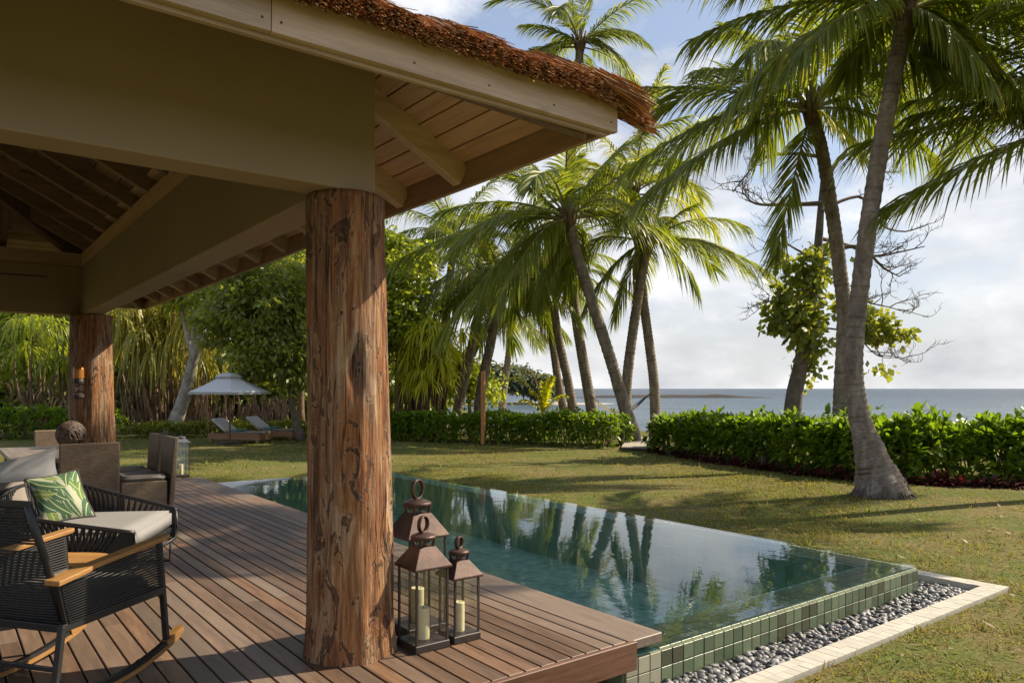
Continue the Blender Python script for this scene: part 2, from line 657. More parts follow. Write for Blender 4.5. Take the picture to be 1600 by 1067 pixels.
def bark_mat():
    m, nt, b = new_mat('weathered_log')
    tc = nt.nodes.new('ShaderNodeTexCoord')
    ob = tc.outputs['Object']
    f1 = noise_n(nt, vec_scale(nt, ob, (26, 26, 1.5)), 1.0, 7, 0.65, 0.5)
    f2 = noise_n(nt, vec_scale(nt, ob, (70, 70, 4.0)), 1.0, 4, 0.7, 0.3)
    tone = noise_n(nt, vec_scale(nt, ob, (8, 8, 0.9)), 1.0, 5, 0.6, 0.6)
    flake = noise_n(nt, vec_scale(nt, ob, (7.5, 7.5, 3.0)), 1.3, 8, 0.62, 1.6)
    g = math_n(nt, 'ADD', math_n(nt, 'MULTIPLY', f1, 0.6), math_n(nt, 'MULTIPLY', f2, 0.4))
    warm = ramp(nt, g, [(0.34, (0.050, 0.019, 0.008)), (0.45, (0.19, 0.080, 0.030)), (0.56, (0.36, 0.175, 0.068)), (0.68, (0.50, 0.32, 0.16))])
    grey = ramp(nt, g, [(0.34, (0.045, 0.022, 0.012)), (0.45, (0.17, 0.092, 0.050)), (0.56, (0.34, 0.215, 0.125)), (0.68, (0.58, 0.43, 0.28))])
    col = mix_rgb(nt, ramp(nt, tone, [(0.42, 0.0), (0.60, 1.0)]), warm, grey)
    patch = noise_n(nt, vec_scale(nt, ob, (4.2, 4.2, 1.3)), 1.2, 7, 0.6, 1.1)
    col = mix_rgb(nt, ramp(nt, patch, [(0.50, 0.0), (0.53, 0.75)]), col, mix_rgb(nt, 1.0, col, (0.90, 0.68, 0.55), 'MULTIPLY'))
    col = mix_rgb(nt, ramp(nt, patch, [(0.40, 0.8), (0.43, 0.0)]), col, mix_rgb(nt, 0.35, col, (0.62, 0.47, 0.33)))
    # remaining dark bark flakes, standing a little proud, with a ragged edge
    fl = ramp(nt, flake, [(0.575, 0.0), (0.615, 1.0)])
    dark = ramp(nt, g, [(0.38, (0.040, 0.018, 0.010)), (0.62, (0.17, 0.085, 0.048))])
    col = mix_rgb(nt, math_n(nt, 'MULTIPLY', fl, 0.88), col, dark)
    edge = ramp(nt, flake, [(0.545, 0.0), (0.57, 0.35), (0.585, 0.0)])
    col = mix_rgb(nt, edge, col, (0.58, 0.44, 0.29))
    # drying cracks
    cr = noise_n(nt, vec_scale(nt, ob, (15, 15, 0.5)), 1.0, 3, 0.5, 0.25)
    crk = ramp(nt, cr, [(0.478, 0.0), (0.497, 1.0), (0.516, 0.0)])
    part = ramp(nt, noise_n(nt, vec_scale(nt, ob, (3, 3, 0.8)), 1.7, 2), [(0.52, 0.0), (0.58, 1.0)])
    crk = math_n(nt, 'MULTIPLY', crk, part)
    col = mix_rgb(nt, math_n(nt, 'MULTIPLY', crk, 0.85), col, (0.018, 0.010, 0.007))
    lk(nt, col, b.inputs['Base Color'])
    b.inputs['Roughness'].default_value = 0.62
    b.inputs['Specular IOR Level'].default_value = 0.3
    h = math_n(nt, 'ADD', g, math_n(nt, 'MULTIPLY_ADD', fl, 0.35, math_n(nt, 'MULTIPLY', crk, -0.7)))
    bump(nt, b, h, 1.0, 0.03)
    return m


M_LOG = bark_mat()


def thatch_mat():
    m, nt, b = new_mat('thatch_straw')
    ge = nt.nodes.new('ShaderNodeNewGeometry')
    col = ramp(nt, ge.outputs['Random Per Island'], [(0.0, (0.09, 0.038, 0.014)), (0.3, (0.28, 0.115, 0.034)), (0.72, (0.54, 0.24, 0.07)), (1.0, (0.58, 0.44, 0.27))])
    lk(nt, col, b.inputs['Base Color'])
    b.inputs['Roughness'].default_value = 0.7
    b.inputs['Specular IOR Level'].default_value = 0.2
    return m


M_THATCH = thatch_mat()
M_THATCHTOP = plain('thatch_field', (0.26, 0.10, 0.03), 0.9, 0.5, 9, bmp=0.8)

# ------------------------------------------------------------------ pavilion
U0, U1, V0, V1 = -5.1, 2.9, 2.85, 14.2          # eave rectangle (outer face of fascia)
TAN = 0.53
ZE = 3.01                                        # underside of the boards at the eave
BU0, BU1 = 1.69, 1.95                            # side beam
BV0, BV1 = 3.80, 4.03                            # front beam
BZ0, BZ1 = 2.587, 3.30

pav = thing('thatched_pavilion', 'open timber pavilion with thatched roof, khaki ring beam and log columns over the deck', 'pavilion', (1.87, 3.99, 0.0))
PO = (1.87, 3.99, 0.0)


def pmb():
    return MB(PO)


def log_column(c, r0, r1, h, seed, z0=0.0):
    rs = random.Random(seed)
    n, m = 96, 110
    vs, fs = [], []
    ph = [rs.uniform(0, 6.28) for _ in range(6)]
    for i in range(m + 1):
        t = i / m
        z = z0 + t * h
        r = r0 + (r1 - r0) * t + 0.018 * math.exp(-z / 0.25)
        bx, by = 0.012 * math.sin(z * 1.3 + ph[0]), 0.012 * math.sin(z * 1.1 + ph[1])
        for k in range(n):
            a = 2 * math.pi * k / n
            ca, sa = math.cos(a), math.sin(a)
            q = Vector((ca * r * 6.5, sa * r * 6.5, z * 0.75 + seed * 7))
            f = mnoise.fractal(q, 0.9, 2.1, 5)
            q2 = Vector((ca * 1.6, sa * 1.6, z * 0.35 + seed * 3))
            g = mnoise.noise(q2)
            q3 = Vector((ca * r * 9, sa * r * 9, z * 2.2 + seed * 11))
            c3 = mnoise.noise(q3)
            dent = -0.016 * max(0.0, c3 - 0.28) / 0.3
            rr = r + 0.011 * f + 0.013 * g + max(dent, -0.02)
            vs.append((c[0] + bx + ca * rr, c[1] + by + sa * rr, z))
    for i in range(m):
        for k in range(n):
            k2 = (k + 1) % n
            fs.append((i * n + k, i * n + k2, (i + 1) * n + k2, (i + 1) * n + k))
    fs.append(tuple(range(m * n, (m + 1) * n)))
    return MB(PO).add(vs, fs)


log_column((1.87, 3.99), 0.243, 0.217, BZ0 - 0.002, 3).build('log_column', M_LOG, pav, smooth=True)
log_column((1.83, 12.62), 0.31, 0.27, BZ0 - 0.002, 8).build('log_column', M_LOG, pav, smooth=True)
log_column((-4.1, 3.99), 0.24, 0.22, BZ0 - 0.002, 5).build('log_column', M_LOG, pav, smooth=True)

BVN0, BVN1 = 12.72, 13.00
# ring beam: four lengths butted end to end
pmb().box(((-4.3 + BU1) / 2, (BV0 + BV1) / 2, (BZ0 + BZ1) / 2), (BU1 + 4.3, BV1 - BV0, BZ1 - BZ0)).build('ring_beam', M_PAINT, pav, bevel=0.008)
pmb().box(((BU0 + BU1) / 2, (BV1 + BVN0) / 2, (BZ0 + BZ1) / 2), (BU1 - BU0 - 0.006, BVN0 - BV1, BZ1 - BZ0)).build('ring_beam', M_PAINT, pav, bevel=0.008)
pmb().box(((-4.3 + BU1) / 2, (BVN0 + BVN1) / 2, (BZ0 + BZ1) / 2), (BU1 + 4.3, BVN1 - BVN0, BZ1 - BZ0)).build('ring_beam', M_PAINT, pav, bevel=0.008)
pmb().box((-4.17, (BV1 + BVN0) / 2, (BZ0 + BZ1) / 2), (0.25, BVN0 - BV1, BZ1 - BZ0)).build('ring_beam', M_PAINT, pav, bevel=0.008)
# wall plates on top of the beam
ZP0, ZP1 = BZ1 + 0.002, 3.50
for c, s, mt in (((-1.2, 3.93, (ZP0 + ZP1) / 2), (6.0, 0.20, ZP1 - ZP0), M_PINEX), ((1.80, (4.05 + 12.70) / 2, (ZP0 + ZP1) / 2), (0.20, 8.64, ZP1 - ZP0), M_PINEY), ((-1.2, 12.84, (ZP0 + ZP1) / 2), (6.0, 0.20, ZP1 - ZP0), M_PINEX)):
    pmb().box(c, s).build('wall_plate', mt, pav, bevel=0.004)

# fascia boards
M_IRONN = plain('rusty_nail', (0.06, 0.04, 0.03), 0.6, 0.3, 30)
FZ0, FZ1 = 2.87, 3.085
for xa, xb in ((U0, -1.6), (-1.597, 1.02), (1.023, U1)):
    pmb().box(((xa + xb) / 2, V0 + 0.018, (FZ0 + FZ1) / 2), (xb - xa, 0.036, FZ1 - FZ0)).build('fascia_board', M_PINEX, pav, bevel=0.003)
nb = pmb()
for xx in [U1 - 0.05, U1 - 0.45, 1.06, 0.985, 0.55, -0.05, -0.65, -1.25, -1.56, -1.64, -2.2] + [1.65, 2.05]:
    for zz in (FZ0 + 0.045, FZ1 - 0.05):
        nb.lathe([(.0055, -.002), (.0055, .0015), (.003, .002)], (0, 0, 0), 8)
        for i in range(len(nb.v) - 24, len(nb.v)):
            x_, y_, z_ = Vector(nb.v[i]) + Vector(PO)
            nb.v[i] = tuple(Vector((xx + x_, V0 - z_, zz + y_)) - Vector(PO))
nb.build('nail_heads', M_IRONN, pav)['kind'] = 'stuff'
pmb().box(((U0 + U1) / 2, V0 + 0.052, FZ0 + 0.005), (U1 - U0 - 0.08, 0.03, 0.045)).build('fascia_moulding', M_PINEX, pav, bevel=0.004)
pmb().box((U1 - 0.018, (V0 + V1) / 2 + 0.02, (FZ0 + FZ1) / 2 + 0.003), (0.036, V1 - V0 - 0.045, FZ1 - FZ0)).build('fascia_board', M_PINEY, pav, bevel=0.004)
pmb().box(((U0 + U1) / 2, V1 - 0.018, (FZ0 + FZ1) / 2), (U1 - U0 - 0.08, 0.036, FZ1 - FZ0)).build('fascia_board', M_PINEX, pav, bevel=0.004)


def zroof(s):
    return ZE + TAN * s


# boards of the roof lining: east slope (along y), south and north slopes (along x)
PW = 0.118
s = 0.04
HALF = (U1 - U0) / 2
Rn = Vector((TAN, 0, 1)).normalized()
while s < HALF - 0.15:
    w = PW if s < 1.3 else 0.235
    MX, MY = (M_PINEX, M_PINEY) if s < 1.2 else (M_INX, M_INY)  # boards further in take the darker pine, painted interior shade
    sm = s + w / 2
    rotE = Matrix.Rotation(math.atan(TAN), 3, 'Y')
    y0, y1 = V0 + sm + 0.01, V1 - sm - 0.01
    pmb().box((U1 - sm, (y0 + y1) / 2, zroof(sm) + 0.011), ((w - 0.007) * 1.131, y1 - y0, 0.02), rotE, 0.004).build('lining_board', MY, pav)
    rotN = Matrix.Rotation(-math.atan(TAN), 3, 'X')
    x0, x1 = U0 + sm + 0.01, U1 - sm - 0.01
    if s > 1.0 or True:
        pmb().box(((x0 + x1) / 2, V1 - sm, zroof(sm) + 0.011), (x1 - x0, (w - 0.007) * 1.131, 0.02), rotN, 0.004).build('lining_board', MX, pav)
    rotS = Matrix.Rotation(math.atan(TAN), 3, 'X')
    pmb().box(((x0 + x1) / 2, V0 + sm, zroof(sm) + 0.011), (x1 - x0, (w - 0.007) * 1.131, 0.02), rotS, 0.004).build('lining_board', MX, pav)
    s += w

# rafters
RH = 0.15


def rafter(a2, b2, s0, s1, w=0.085, mt=M_PINEX):
    """plan points a2 (low) to b2 (high); s0, s1 distances in from the eave"""
    a = Vector((*a2, zroof(s0) - RH / 2 - 0.004))
    b = Vector((*b2, zroof(s1) - RH / 2 - 0.004))
    cut = (1.10 - s0) / (s1 - s0)
    if cut >= 1:
        pmb().bar(a, b, w, RH, bev=0.004).build('rafter', mt, pav)
        return
    m = a.lerp(b, cut)
    pmb().bar(a, m, w, RH, bev=0.004).build('rafter', mt, pav)
    pmb().bar(m, b, w, RH, bev=0.004).build('rafter', M_INX if mt is M_PINEX else M_INY, pav)  # inner length in the pine with roof shade painted in


v = 4.30
while v < 13.2:
    top = min(HALF - 0.15, v - V0, V1 - v)
    rafter((U1 - 0.04, v), (U1 - top, v), 0.04, top)
    v += 0.8
u = 1.55
while u > -4.5:
    top = min(HALF - 0.2, U1 - u, u - U0)
    rafter((u, V0 + 0.075), (u, V0 + top), 0.075, top, mt=M_PINEY)
    rafter((u, V1 - 0.04), (u, V1 - top), 0.04, top, mt=M_PINEY)
    u -= 0.8
# hips
for (cx, cy, sx, sy) in ((U1, V0, -1, 1), (U1, V1, -1, -1)):
    a = Vector((cx + sx * 0.1, cy + sy * 0.1, zroof(0.1) - 0.12))
    b = Vector((cx + sx * (HALF - 0.02), cy + sy * (HALF - 0.02), zroof(HALF - 0.02) - 0.12))
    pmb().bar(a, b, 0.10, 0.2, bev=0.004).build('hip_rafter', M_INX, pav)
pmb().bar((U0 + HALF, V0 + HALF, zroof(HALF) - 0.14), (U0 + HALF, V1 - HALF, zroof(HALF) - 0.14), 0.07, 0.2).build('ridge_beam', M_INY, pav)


def build_thatch():
    # closed slab over the lining, then loose straw along the eaves
    t0, t1, ov = 0.035, 0.12, 0.10
    vs, fs = [], []

    def ring(s, dz):
        return [(U0 + s, V0 + s, zroof(s) + dz), (U1 - s, V0 + s, zroof(s) + dz), (U1 - s, V1 - s, zroof(s) + dz), (U0 + s, V1 - s, zroof(s) + dz)]
    low = ring(-ov + 0.04, t0 + 0.004)
    up = ring(-ov + 0.05, t1 - 0.02)
    rid_a = (U0 + HALF, V0 + HALF, zroof(HALF) + t1)
    rid_b = (U0 + HALF, V1 - HALF, zroof(HALF) + t1)
    rl_a = (U0 + HALF, V0 + HALF, zroof(HALF) + t0)
    rl_b = (U0 + HALF, V1 - HALF, zroof(HALF) + t0)
    vs = low + up + [rid_a, rid_b, rl_a, rl_b]
    fs = [(4, 5, 8), (5, 6, 9, 8), (6, 7, 9), (7, 4, 8, 9), (1, 0, 10), (2, 1, 10, 11), (3, 2, 11), (0, 3, 11, 10)]
    for k in range(4):
        k2 = (k + 1) % 4
        fs.append((k, k2, 4 + k2, 4 + k))
    pmb().add(vs, fs).build('thatch_roof', M_THATCHTOP, pav)
    rs = np.random.RandomState(11)
    lst = []
    ct = math.cos(math.atan(TAN))
    st = math.sin(math.atan(TAN))

    def eave(n, edge):
        """straw bundles along one eave: edge 'S' or 'E' (also runs round the corner)"""
        t = rs.rand(n)
        row = rs.rand(n) ** 0.8
        back = rs.uniform(0.03, 0.22, n) * (0.5 + row)
        hgt = 0.035 + row * (0.085 + 0.016 * np.sin(t * 390 + 2 * np.sin(t * 40)) + 0.016 * np.sin(t * 57) + 0.012 * np.sin(t * 131 + 1))
        if edge == 'S':
            along = U0 + 3.0 + t * (U1 - U0 - 3.0 + 0.08)
            base = np.stack([along, V0 - 0.02 + back, zroof(0) + TAN * (np.minimum(back - 0.02, U1 - along + 0.05)) + hgt], 1)
            D = np.stack([rs.normal(0, .12, n), -ct + rs.normal(0, .04, n), -st - 0.06 + rs.normal(0, .05, n)], 1)
            # straws turn with the hip close to the corner
            w = np.clip((along - (U1 - 0.35)) / 0.43, 0, 1)
            D[:, 0] += w * 0.6
        else:
            along = V0 - 0.08 + t * (V1 - V0)
            base = np.stack([U1 + 0.02 - back, along, zroof(0) + TAN * (np.minimum(back - 0.02, along - V0 + 0.05)) + hgt], 1)
            D = np.stack([ct + rs.normal(0, .04, n), rs.normal(0, .12, n), -st - 0.06 + rs.normal(0, .05, n)], 1)
            w = np.clip(((V0 + 0.35) - along) / 0.43, 0, 1)
            D[:, 1] -= w * 0.6
        L = back * 1.13 + 0.05 + rs.uniform(0, 0.035, n) + 0.014 * np.sin(t * 390 + 2 * np.sin(t * 40))
        return straps(base, D, L, rs.uniform(0.003, 0.0095, n), rs.uniform(0.0, 0.10, n), 2, [1, 1, .8], wv=rs.normal(size=(n, 3)))
    lst.append(eave(40000, 'S'))
    lst.append(eave(30000, 'E'))
    V, Q = joinvq(lst)
    o = link('thatch_straw', np_mesh('thatch_straw', V - np.array(PO), Q), M_THATCH, pav)
    o['kind'] = 'stuff'


build_thatch()

# ------------------------------------------------------------------ deck
DY0, DY1, DX1 = 3.125, 13.85, 3.25
deck = MB((0.5, 8.5, -0.20)).box((0.45, 8.5, -0.14), (5.5, 10.5, 0.12)).build('wooden_deck', plain('deck_joists', (0.02, 0.015, 0.012), 0.9), loc=(0.5, 8.5, -0.20))
tag(deck, kind='structure')
DO = (0.5, 8.5, -0.20)
rng = random.Random(4)
pl_cache = {}
k = 0
x = DX1
while x > -2.35:
    cuts = [DY0]
    y = DY0 + rng.choice([2.2, 3.1, 3.9, 4.6])
    while y < DY1 - 0.8:
        cuts.append(y)
        y += 3.9
    cuts.append(DY1)
    for a, b in zip(cuts[:-1], cuts[1:]):
        ln = round(b - a - 0.004, 3)
        if ln not in pl_cache:
            me = MB().box((0, 0, 0), (0.100, ln, 0.026), bev=0.003).mesh('plank')
            me.materials.append(M_DECK)
            pl_cache[ln] = me
        o = link('plank', pl_cache[ln], None, deck, (x - 0.05 - DO[0], (a + b) / 2 - DO[1], -0.013 - DO[2] + rng.uniform(-0.0012, 0.0012)))
    x -= 0.110
# broad coping board over the pool edge, front fascia
for a, b in ((3.112, 6.9), (6.904, 10.4), (10.404, 13.3)):
    MB(DO).box((3.408, (a + b) / 2, -0.030), (0.296, b - a, 0.060), bev=0.005).build('edge_board', M_DECK, deck)
MB(DO).box((0.45, 3.098, -0.082), (5.70, 0.034, 0.168), bev=0.004).build('fascia_board', M_DECKX, deck)
MB(DO).box((0.45, 13.87, -0.082), (5.60, 0.034, 0.168), bev=0.004).build('fascia_board', M_DECKX, deck)
MB(DO).box((0.6, 3.30, -0.25), (5.2, 0.1, 0.16)).build('bearer', plain('dark_timber', (0.03, 0.02, 0.014), 0.8), deck)

# ------------------------------------------------------------------ pool
PX0, PX1, PY0, PY1 = 3.26, 7.0, 3.14, 13.0
ZW = -0.09
ZR = -0.118


def tile_mat(name, lo, hi, alt=None, rough=0.35):
    m, nt, b = new_mat(name)
    oi = nt.nodes.new('ShaderNodeObjectInfo')
    tc = nt.nodes.new('ShaderNodeTexCoord')
    n = noise_n(nt, tc.outputs['Object'], 14, 6, 0.65)
    n2 = noise_n(nt, tc.outputs['Object'], 60, 4, 0.7)
    f = math_n(nt, 'ADD', math_n(nt, 'MULTIPLY', oi.outputs['Random'], 0.75), math_n(nt, 'MULTIPLY_ADD', n, 0.5, -0.12), clamp=True)
    col = ramp(nt, f, [(0.0, lo), (0.55, tuple((a + c) / 2 for a, c in zip(lo, hi))), (1.0, hi)])
    if alt:
        r2 = math_n(nt, 'FRACT', math_n(nt, 'MULTIPLY', oi.outputs['Random'], 5.7))
        col = mix_rgb(nt, math_n(nt, 'GREATER_THAN', r2, 0.8), col, alt)
    lk(nt, col, b.inputs['Base Color'])
    b.inputs['Roughness'].default_value = rough
    bump(nt, b, n2, 0.25, 0.003)
    return m


def pool_floor_mat():
    m, nt, b = new_mat('pool_floor_tiles')
    tc = nt.nodes.new('ShaderNodeTexCoord')
    br = nt.nodes.new('ShaderNodeTexBrick')
    br.offset = 0.0
    setin(br, Scale=1.0, Mortar_Size=0.006, Brick_Width=0.1, Row_Height=0.1)
    br.inputs['Color1'].default_value = (0.15, 0.37, 0.24, 1)
    br.inputs['Color2'].default_value = (0.56, 0.84, 0.66, 1)
    br.inputs['Mortar'].default_value = (0.56, 0.76, 0.64, 1)
    lk(nt, tc.outputs['Object'], br.inputs['Vector'])
    n = noise_n(nt, tc.outputs['Object'], 3.0, 6, 0.6)
    col = mix_rgb(nt, 0.45, br.outputs['Color'], ramp(nt, n, [(0.3, (0.08, 0.28, 0.17)), (0.7, (0.62, 0.88, 0.70))]))
    lk(nt, col, b.inputs['Base Color'])
    b.inputs['Roughness'].default_value = 0.5
    return m


def water_mat():
    m, nt, b = new_mat('pool_water')
    nt.nodes.remove(b)
    tc = nt.nodes.new('ShaderNodeTexCoord')
    n1 = noise_n(nt, vec_scale(nt, tc.outputs['Object'], (1, 1, 1)), 1.5, 3, 0.5, 0.4)
    n2 = noise_n(nt, tc.outputs['Object'], 7.0, 3, 0.55, 0.3)
    h = math_n(nt, 'ADD', math_n(nt, 'MULTIPLY', n1, 0.75), math_n(nt, 'MULTIPLY', n2, 0.25))
    bp = nt.nodes.new('ShaderNodeBump')
    bp.inputs['Strength'].default_value = 0.045
    bp.inputs['Distance'].default_value = 0.06
    lk(nt, h, bp.inputs['Height'])
    fr = nt.nodes.new('ShaderNodeFresnel')
    fr.inputs['IOR'].default_value = 1.45
    lk(nt, bp.outputs[0], fr.inputs['Normal'])
    tr = nt.nodes.new('ShaderNodeBsdfRefraction')
    tr.inputs['IOR'].default_value = 1.0
    tr = nt.nodes.new('ShaderNodeBsdfTransparent')
    tr.inputs['Color'].default_value = (0.93, 0.99, 0.985, 1)
    gl = nt.nodes.new('ShaderNodeBsdfGlossy')
    gl.inputs['Roughness'].default_value = 0.012
    gl.inputs['Color'].default_value = (1, 1, 1, 1)
    lk(nt, bp.outputs[0], gl.inputs['Normal'])
    mx = nt.nodes.new('ShaderNodeMixShader')
    lk(nt, fr.outputs[0], mx.inputs[0])
    lk(nt, tr.outputs[0], mx.inputs[1])
    lk(nt, gl.outputs[0], mx.inputs[2])
    lk(nt, mx.outputs[0], nt.nodes['Material Output'].inputs['Surface'])
    return m


M_PFLOOR = pool_floor_mat()
M_TILE = tile_mat('green_stone_tile', (0.075, 0.105, 0.060), (0.185, 0.23, 0.135), alt=(0.080, 0.085, 0.048))
M_PALE = tile_mat('pale_stone_tile', (0.25, 0.245, 0.165), (0.40, 0.385, 0.28), rough=0.6)
M_KERB = tile_mat('pale_kerb_paver', (0.40, 0.375, 0.31), (0.50, 0.47, 0.395), rough=0.9)
M_GROUT = plain('pale_grout', (0.21, 0.245, 0.145), 0.85, 0.2, 12)

pool = thing('swimming_pool', 'long infinity pool of green stone tiles reflecting the sky beside the deck', 'swimming pool', (PX1, PY0, LAWN))
QO = (PX1, PY0, LAWN)
WT = 0.36
qb = MB(QO)
# floor and the four wall cores; the top ledge of front and right walls lies just under the water
qb.box(((PX0 + PX1) / 2, (PY0 + PY1) / 2, -0.85), (PX1 - PX0, PY1 - PY0, 0.1))
qb.box(((PX0 + PX1) / 2 + 0.0, PY0 + WT / 2 + 0.008, (-1.25 + ZR) / 2), (PX1 - PX0 - 0.016, WT - 0.016, ZR + 1.25))
qb.box((PX1 - WT / 2 - 0.008, (PY0 + WT + PY1 - 0.1) / 2, (-1.25 + ZR) / 2), (WT - 0.016, PY1 - 0.1 - PY0 - WT, ZR + 1.25))
qb.box((PX0 + 0.08, (PY0 + WT + PY1 - 0.1) / 2, (-1.25 - 0.068) / 2), (0.16, PY1 - 0.1 - PY0 - WT, 1.25 - 0.068))
qb.box(((PX0 + PX1) / 2, PY1 - 0.05, (-1.25 + ZR) / 2), (PX1 - PX0 - 0.016, 0.1, ZR + 1.25))
qb.build('basin', M_PFLOOR, pool)
gb = MB(QO)
gb.box(((PX0 + PX1) / 2, PY0 + 0.006, (ZR - 0.55) / 2 - 0.002), (PX1 - PX0 - 0.004, 0.012, 0.55 + ZR - 0.004))
gb.box((PX1 - 0.006, (PY0 + PY1) / 2 + 0.014, (ZR - 0.55) / 2 - 0.002), (0.012, PY1 - PY0 - 0.03, 0.55 + ZR - 0.004))
gb.box((PX0 - 0.004, PY0 + 0.3, (ZR - 0.55) / 2 - 0.002), (0.02, 0.58, 0.55 + ZR - 0.01))
gb.build('grout_bed', M_GROUT, pool)
TS = 0.104
tile_me = {}
for nm, mt in (('g', M_TILE), ('p', M_PALE)):
    me = MB().box((0, 0, 0), (TS - 0.007, 0.012, TS - 0.007), bev=0.002).mesh('wall_tile')
    me.materials.append(mt)
    tile_me[nm] = me
nt_ = int((PX1 - PX0) / TS)
for j in range(3):
    for i in range(nt_ + 1):
        cx = PX1 - TS * (i + 0.5)
        if cx < PX0 + 0.02:
            continue
        pale = cx < 3.53
        link('wall_tile', tile_me['p' if pale else 'g'], None, pool, (cx - QO[0], -0.004 + rng.uniform(-.0015, .0015), ZR - 0.004 - TS * (j + 0.5) - QO[2]))
# tile row capping the front ledge, a finger below the overflowing water
rim_me = MB().box((0, 0, 0), (TS - 0.005, TS - 0.005, 0.012), bev=0.002).mesh('rim_tile')
rim_me.materials.append(tile_mat('rim_stone_tile', (0.26, 0.31, 0.17), (0.46, 0.52, 0.33)))
for j in range(3):
    for i in range(nt_):
        cx = PX1 - TS * (i + 0.5)
        if cx < 3.6:
            continue
        link('rim_tile', rim_me, None, pool, (cx - QO[0], TS * (j + 0.5) + 0.004, ZR + 0.003 - QO[2]))
    for i in range(3, 32):
        link('rim_tile', rim_me, None, pool, (-TS * (j + 0.5) - 0.004, TS * (i + 0.5) + 0.004, ZR + 0.003 - QO[2]))
# pale shallow step at the far end
MB(QO).add([(3.72, 12.98, -0.075), (3.72, 12.25, -0.075), (4.25, 12.72, -0.075), (5.0, 12.98, -0.075), (3.72, 12.98, -0.4), (3.72, 12.25, -0.4), (4.25, 12.72, -0.4), (5.0, 12.98, -0.4)],
           [(0, 1, 2, 3), (1, 5, 6, 2), (2, 6, 7, 3), (0, 4, 5, 1), (3, 7, 4, 0)]).build('end_step', plain('pale_stone', (0.62, 0.61, 0.57), 0.5, 0.06), pool)
# water surface, a sheet a little past the ledge top
wv, wf = [], []
for iy in range(41):
    for ix in range(17):
        wv.append((3.43 + (PX1 - 0.002 - 3.43) * ix / 16, PY0 + 0.002 + (PY1 - PY0 - 0.004) * iy / 40, ZW))
for iy in range(40):
    for ix in range(16):
        a = iy * 17 + ix
        wf.append((a, a + 1, a + 18, a + 17))
# thin wet lip down the outer edge
wo = MB().add(wv, wf).build('pool_water', water_mat(), smooth=True)
tag(wo, kind='structure')

# pebble strip and kerb
BED = LAWN - 0.055
bed = MB((5.4, 3.0, BED)).box((5.25, 2.95, BED - 0.03), (4.9, 0.38, 0.06)).box((7.17, 4.20, BED - 0.0305), (0.40, 2.12, 0.06)).build('pebble_bed', plain('dark_soil', (0.02, 0.02, 0.02), 0.95), loc=(5.4, 3.0, BED))
tag(bed, kind='structure')
rp = random.Random(8)


def pebble_mesh(seed):
    bm = bmesh.new()
    bmesh.ops.create_icosphere(bm, subdivisions=2, radius=1)
    r = random.Random(seed)
    sx, sy, sz = r.uniform(.75, 1.15), r.uniform(.6, .85), r.uniform(.4, .58)
    for vtx in bm.verts:
        n = 1 + 0.16 * mnoise.noise(vtx.co * 0.9 + Vector((seed * 3.1, 0, 0)))
        vtx.co = Vector((vtx.co.x * sx * n, vtx.co.y * sy * n, vtx.co.z * sz * n))
    me = bpy.data.meshes.new('pebble')
    bm.to_mesh(me)
    bm.free()
    me.polygons.foreach_set('use_smooth', [True] * len(me.polygons))
    return me


def peb_mat():
    m, nt, b = new_mat('grey_pebble')
    oi = nt.nodes.new('ShaderNodeObjectInfo')
    ge = nt.nodes.new('ShaderNodeNewGeometry')
    tc = nt.nodes.new('ShaderNodeTexCoord')
    n = noise_n(nt, tc.outputs['Object'], 3, 4, 0.6)
    r = math_n(nt, 'FRACT', math_n(nt, 'ADD', oi.outputs['Random'], ge.outputs['Random Per Island']))
    col = ramp(nt, math_n(nt, 'ADD', math_n(nt, 'MULTIPLY', r, 0.8), math_n(nt, 'MULTIPLY', n, 0.2)), [(0.1, (0.028, 0.029, 0.032)), (0.55, (0.105, 0.106, 0.11)), (0.95, (0.36, 0.35, 0.335))])
    lk(nt, col, b.inputs['Base Color'])
    b.inputs['Roughness'].default_value = 0.5
    return m


M_PEB = peb_mat()
pmes = [pebble_mesh(i) for i in range(7)]
for me in pmes:
    me.materials.append(M_PEB)
spots = []
for _ in range(3600):
    if rp.random() < 0.80:
        spots.append((rp.uniform(3.2, 7.39), rp.uniform(2.785, 3.12)))
    else:
        spots.append((rp.uniform(7.02, 7.39), rp.uniform(2.785, 4.6)))
spots.sort(key=lambda p: (FX * p[0] + FY * p[1]))
stuffV, stuffF = [], []
npb = 0
for (x, y) in spots:
    d = FX * x + FY * y
    lat = RX * x + RY * y
    px = 800 + lat / d * FOC
    py = HOR + (EYE - BED) / d * FOC
    sc = rp.uniform(0.018, 0.036)
    rot = Matrix.Rotation(rp.uniform(0, 6.28), 4, 'Z') @ Matrix.Rotation(rp.gauss(0, .35), 4, 'X') @ Matrix.Rotation(rp.gauss(0, .35), 4, 'Y')
    z = BED + sc * rp.uniform(0.2, 1.3)
    me = rp.choice(pmes)
    if py < 1075 and npb < 300:
        o = link('pebble', me, None, bed)
        o.matrix_local = Matrix.Translation((x - 5.4, y - 3.0, z - BED)) @ rot @ Matrix.Scale(sc, 4)
        npb += 1
    else:
        T = Matrix.Translation((x - 5.4, y - 3.0, z - BED)) @ rot @ Matrix.Scale(sc, 4)
        b0 = len(stuffV)
        stuffV += [tuple(T @ v.co) for v in me.vertices]
        stuffF += [tuple(i + b0 for i in p.vertices) for p in me.polygons]
mb = MB()
mb.v, mb.f = stuffV, stuffF
so = mb.build('pebbles', M_PEB, bed, smooth=True)
so['kind'] = 'stuff'

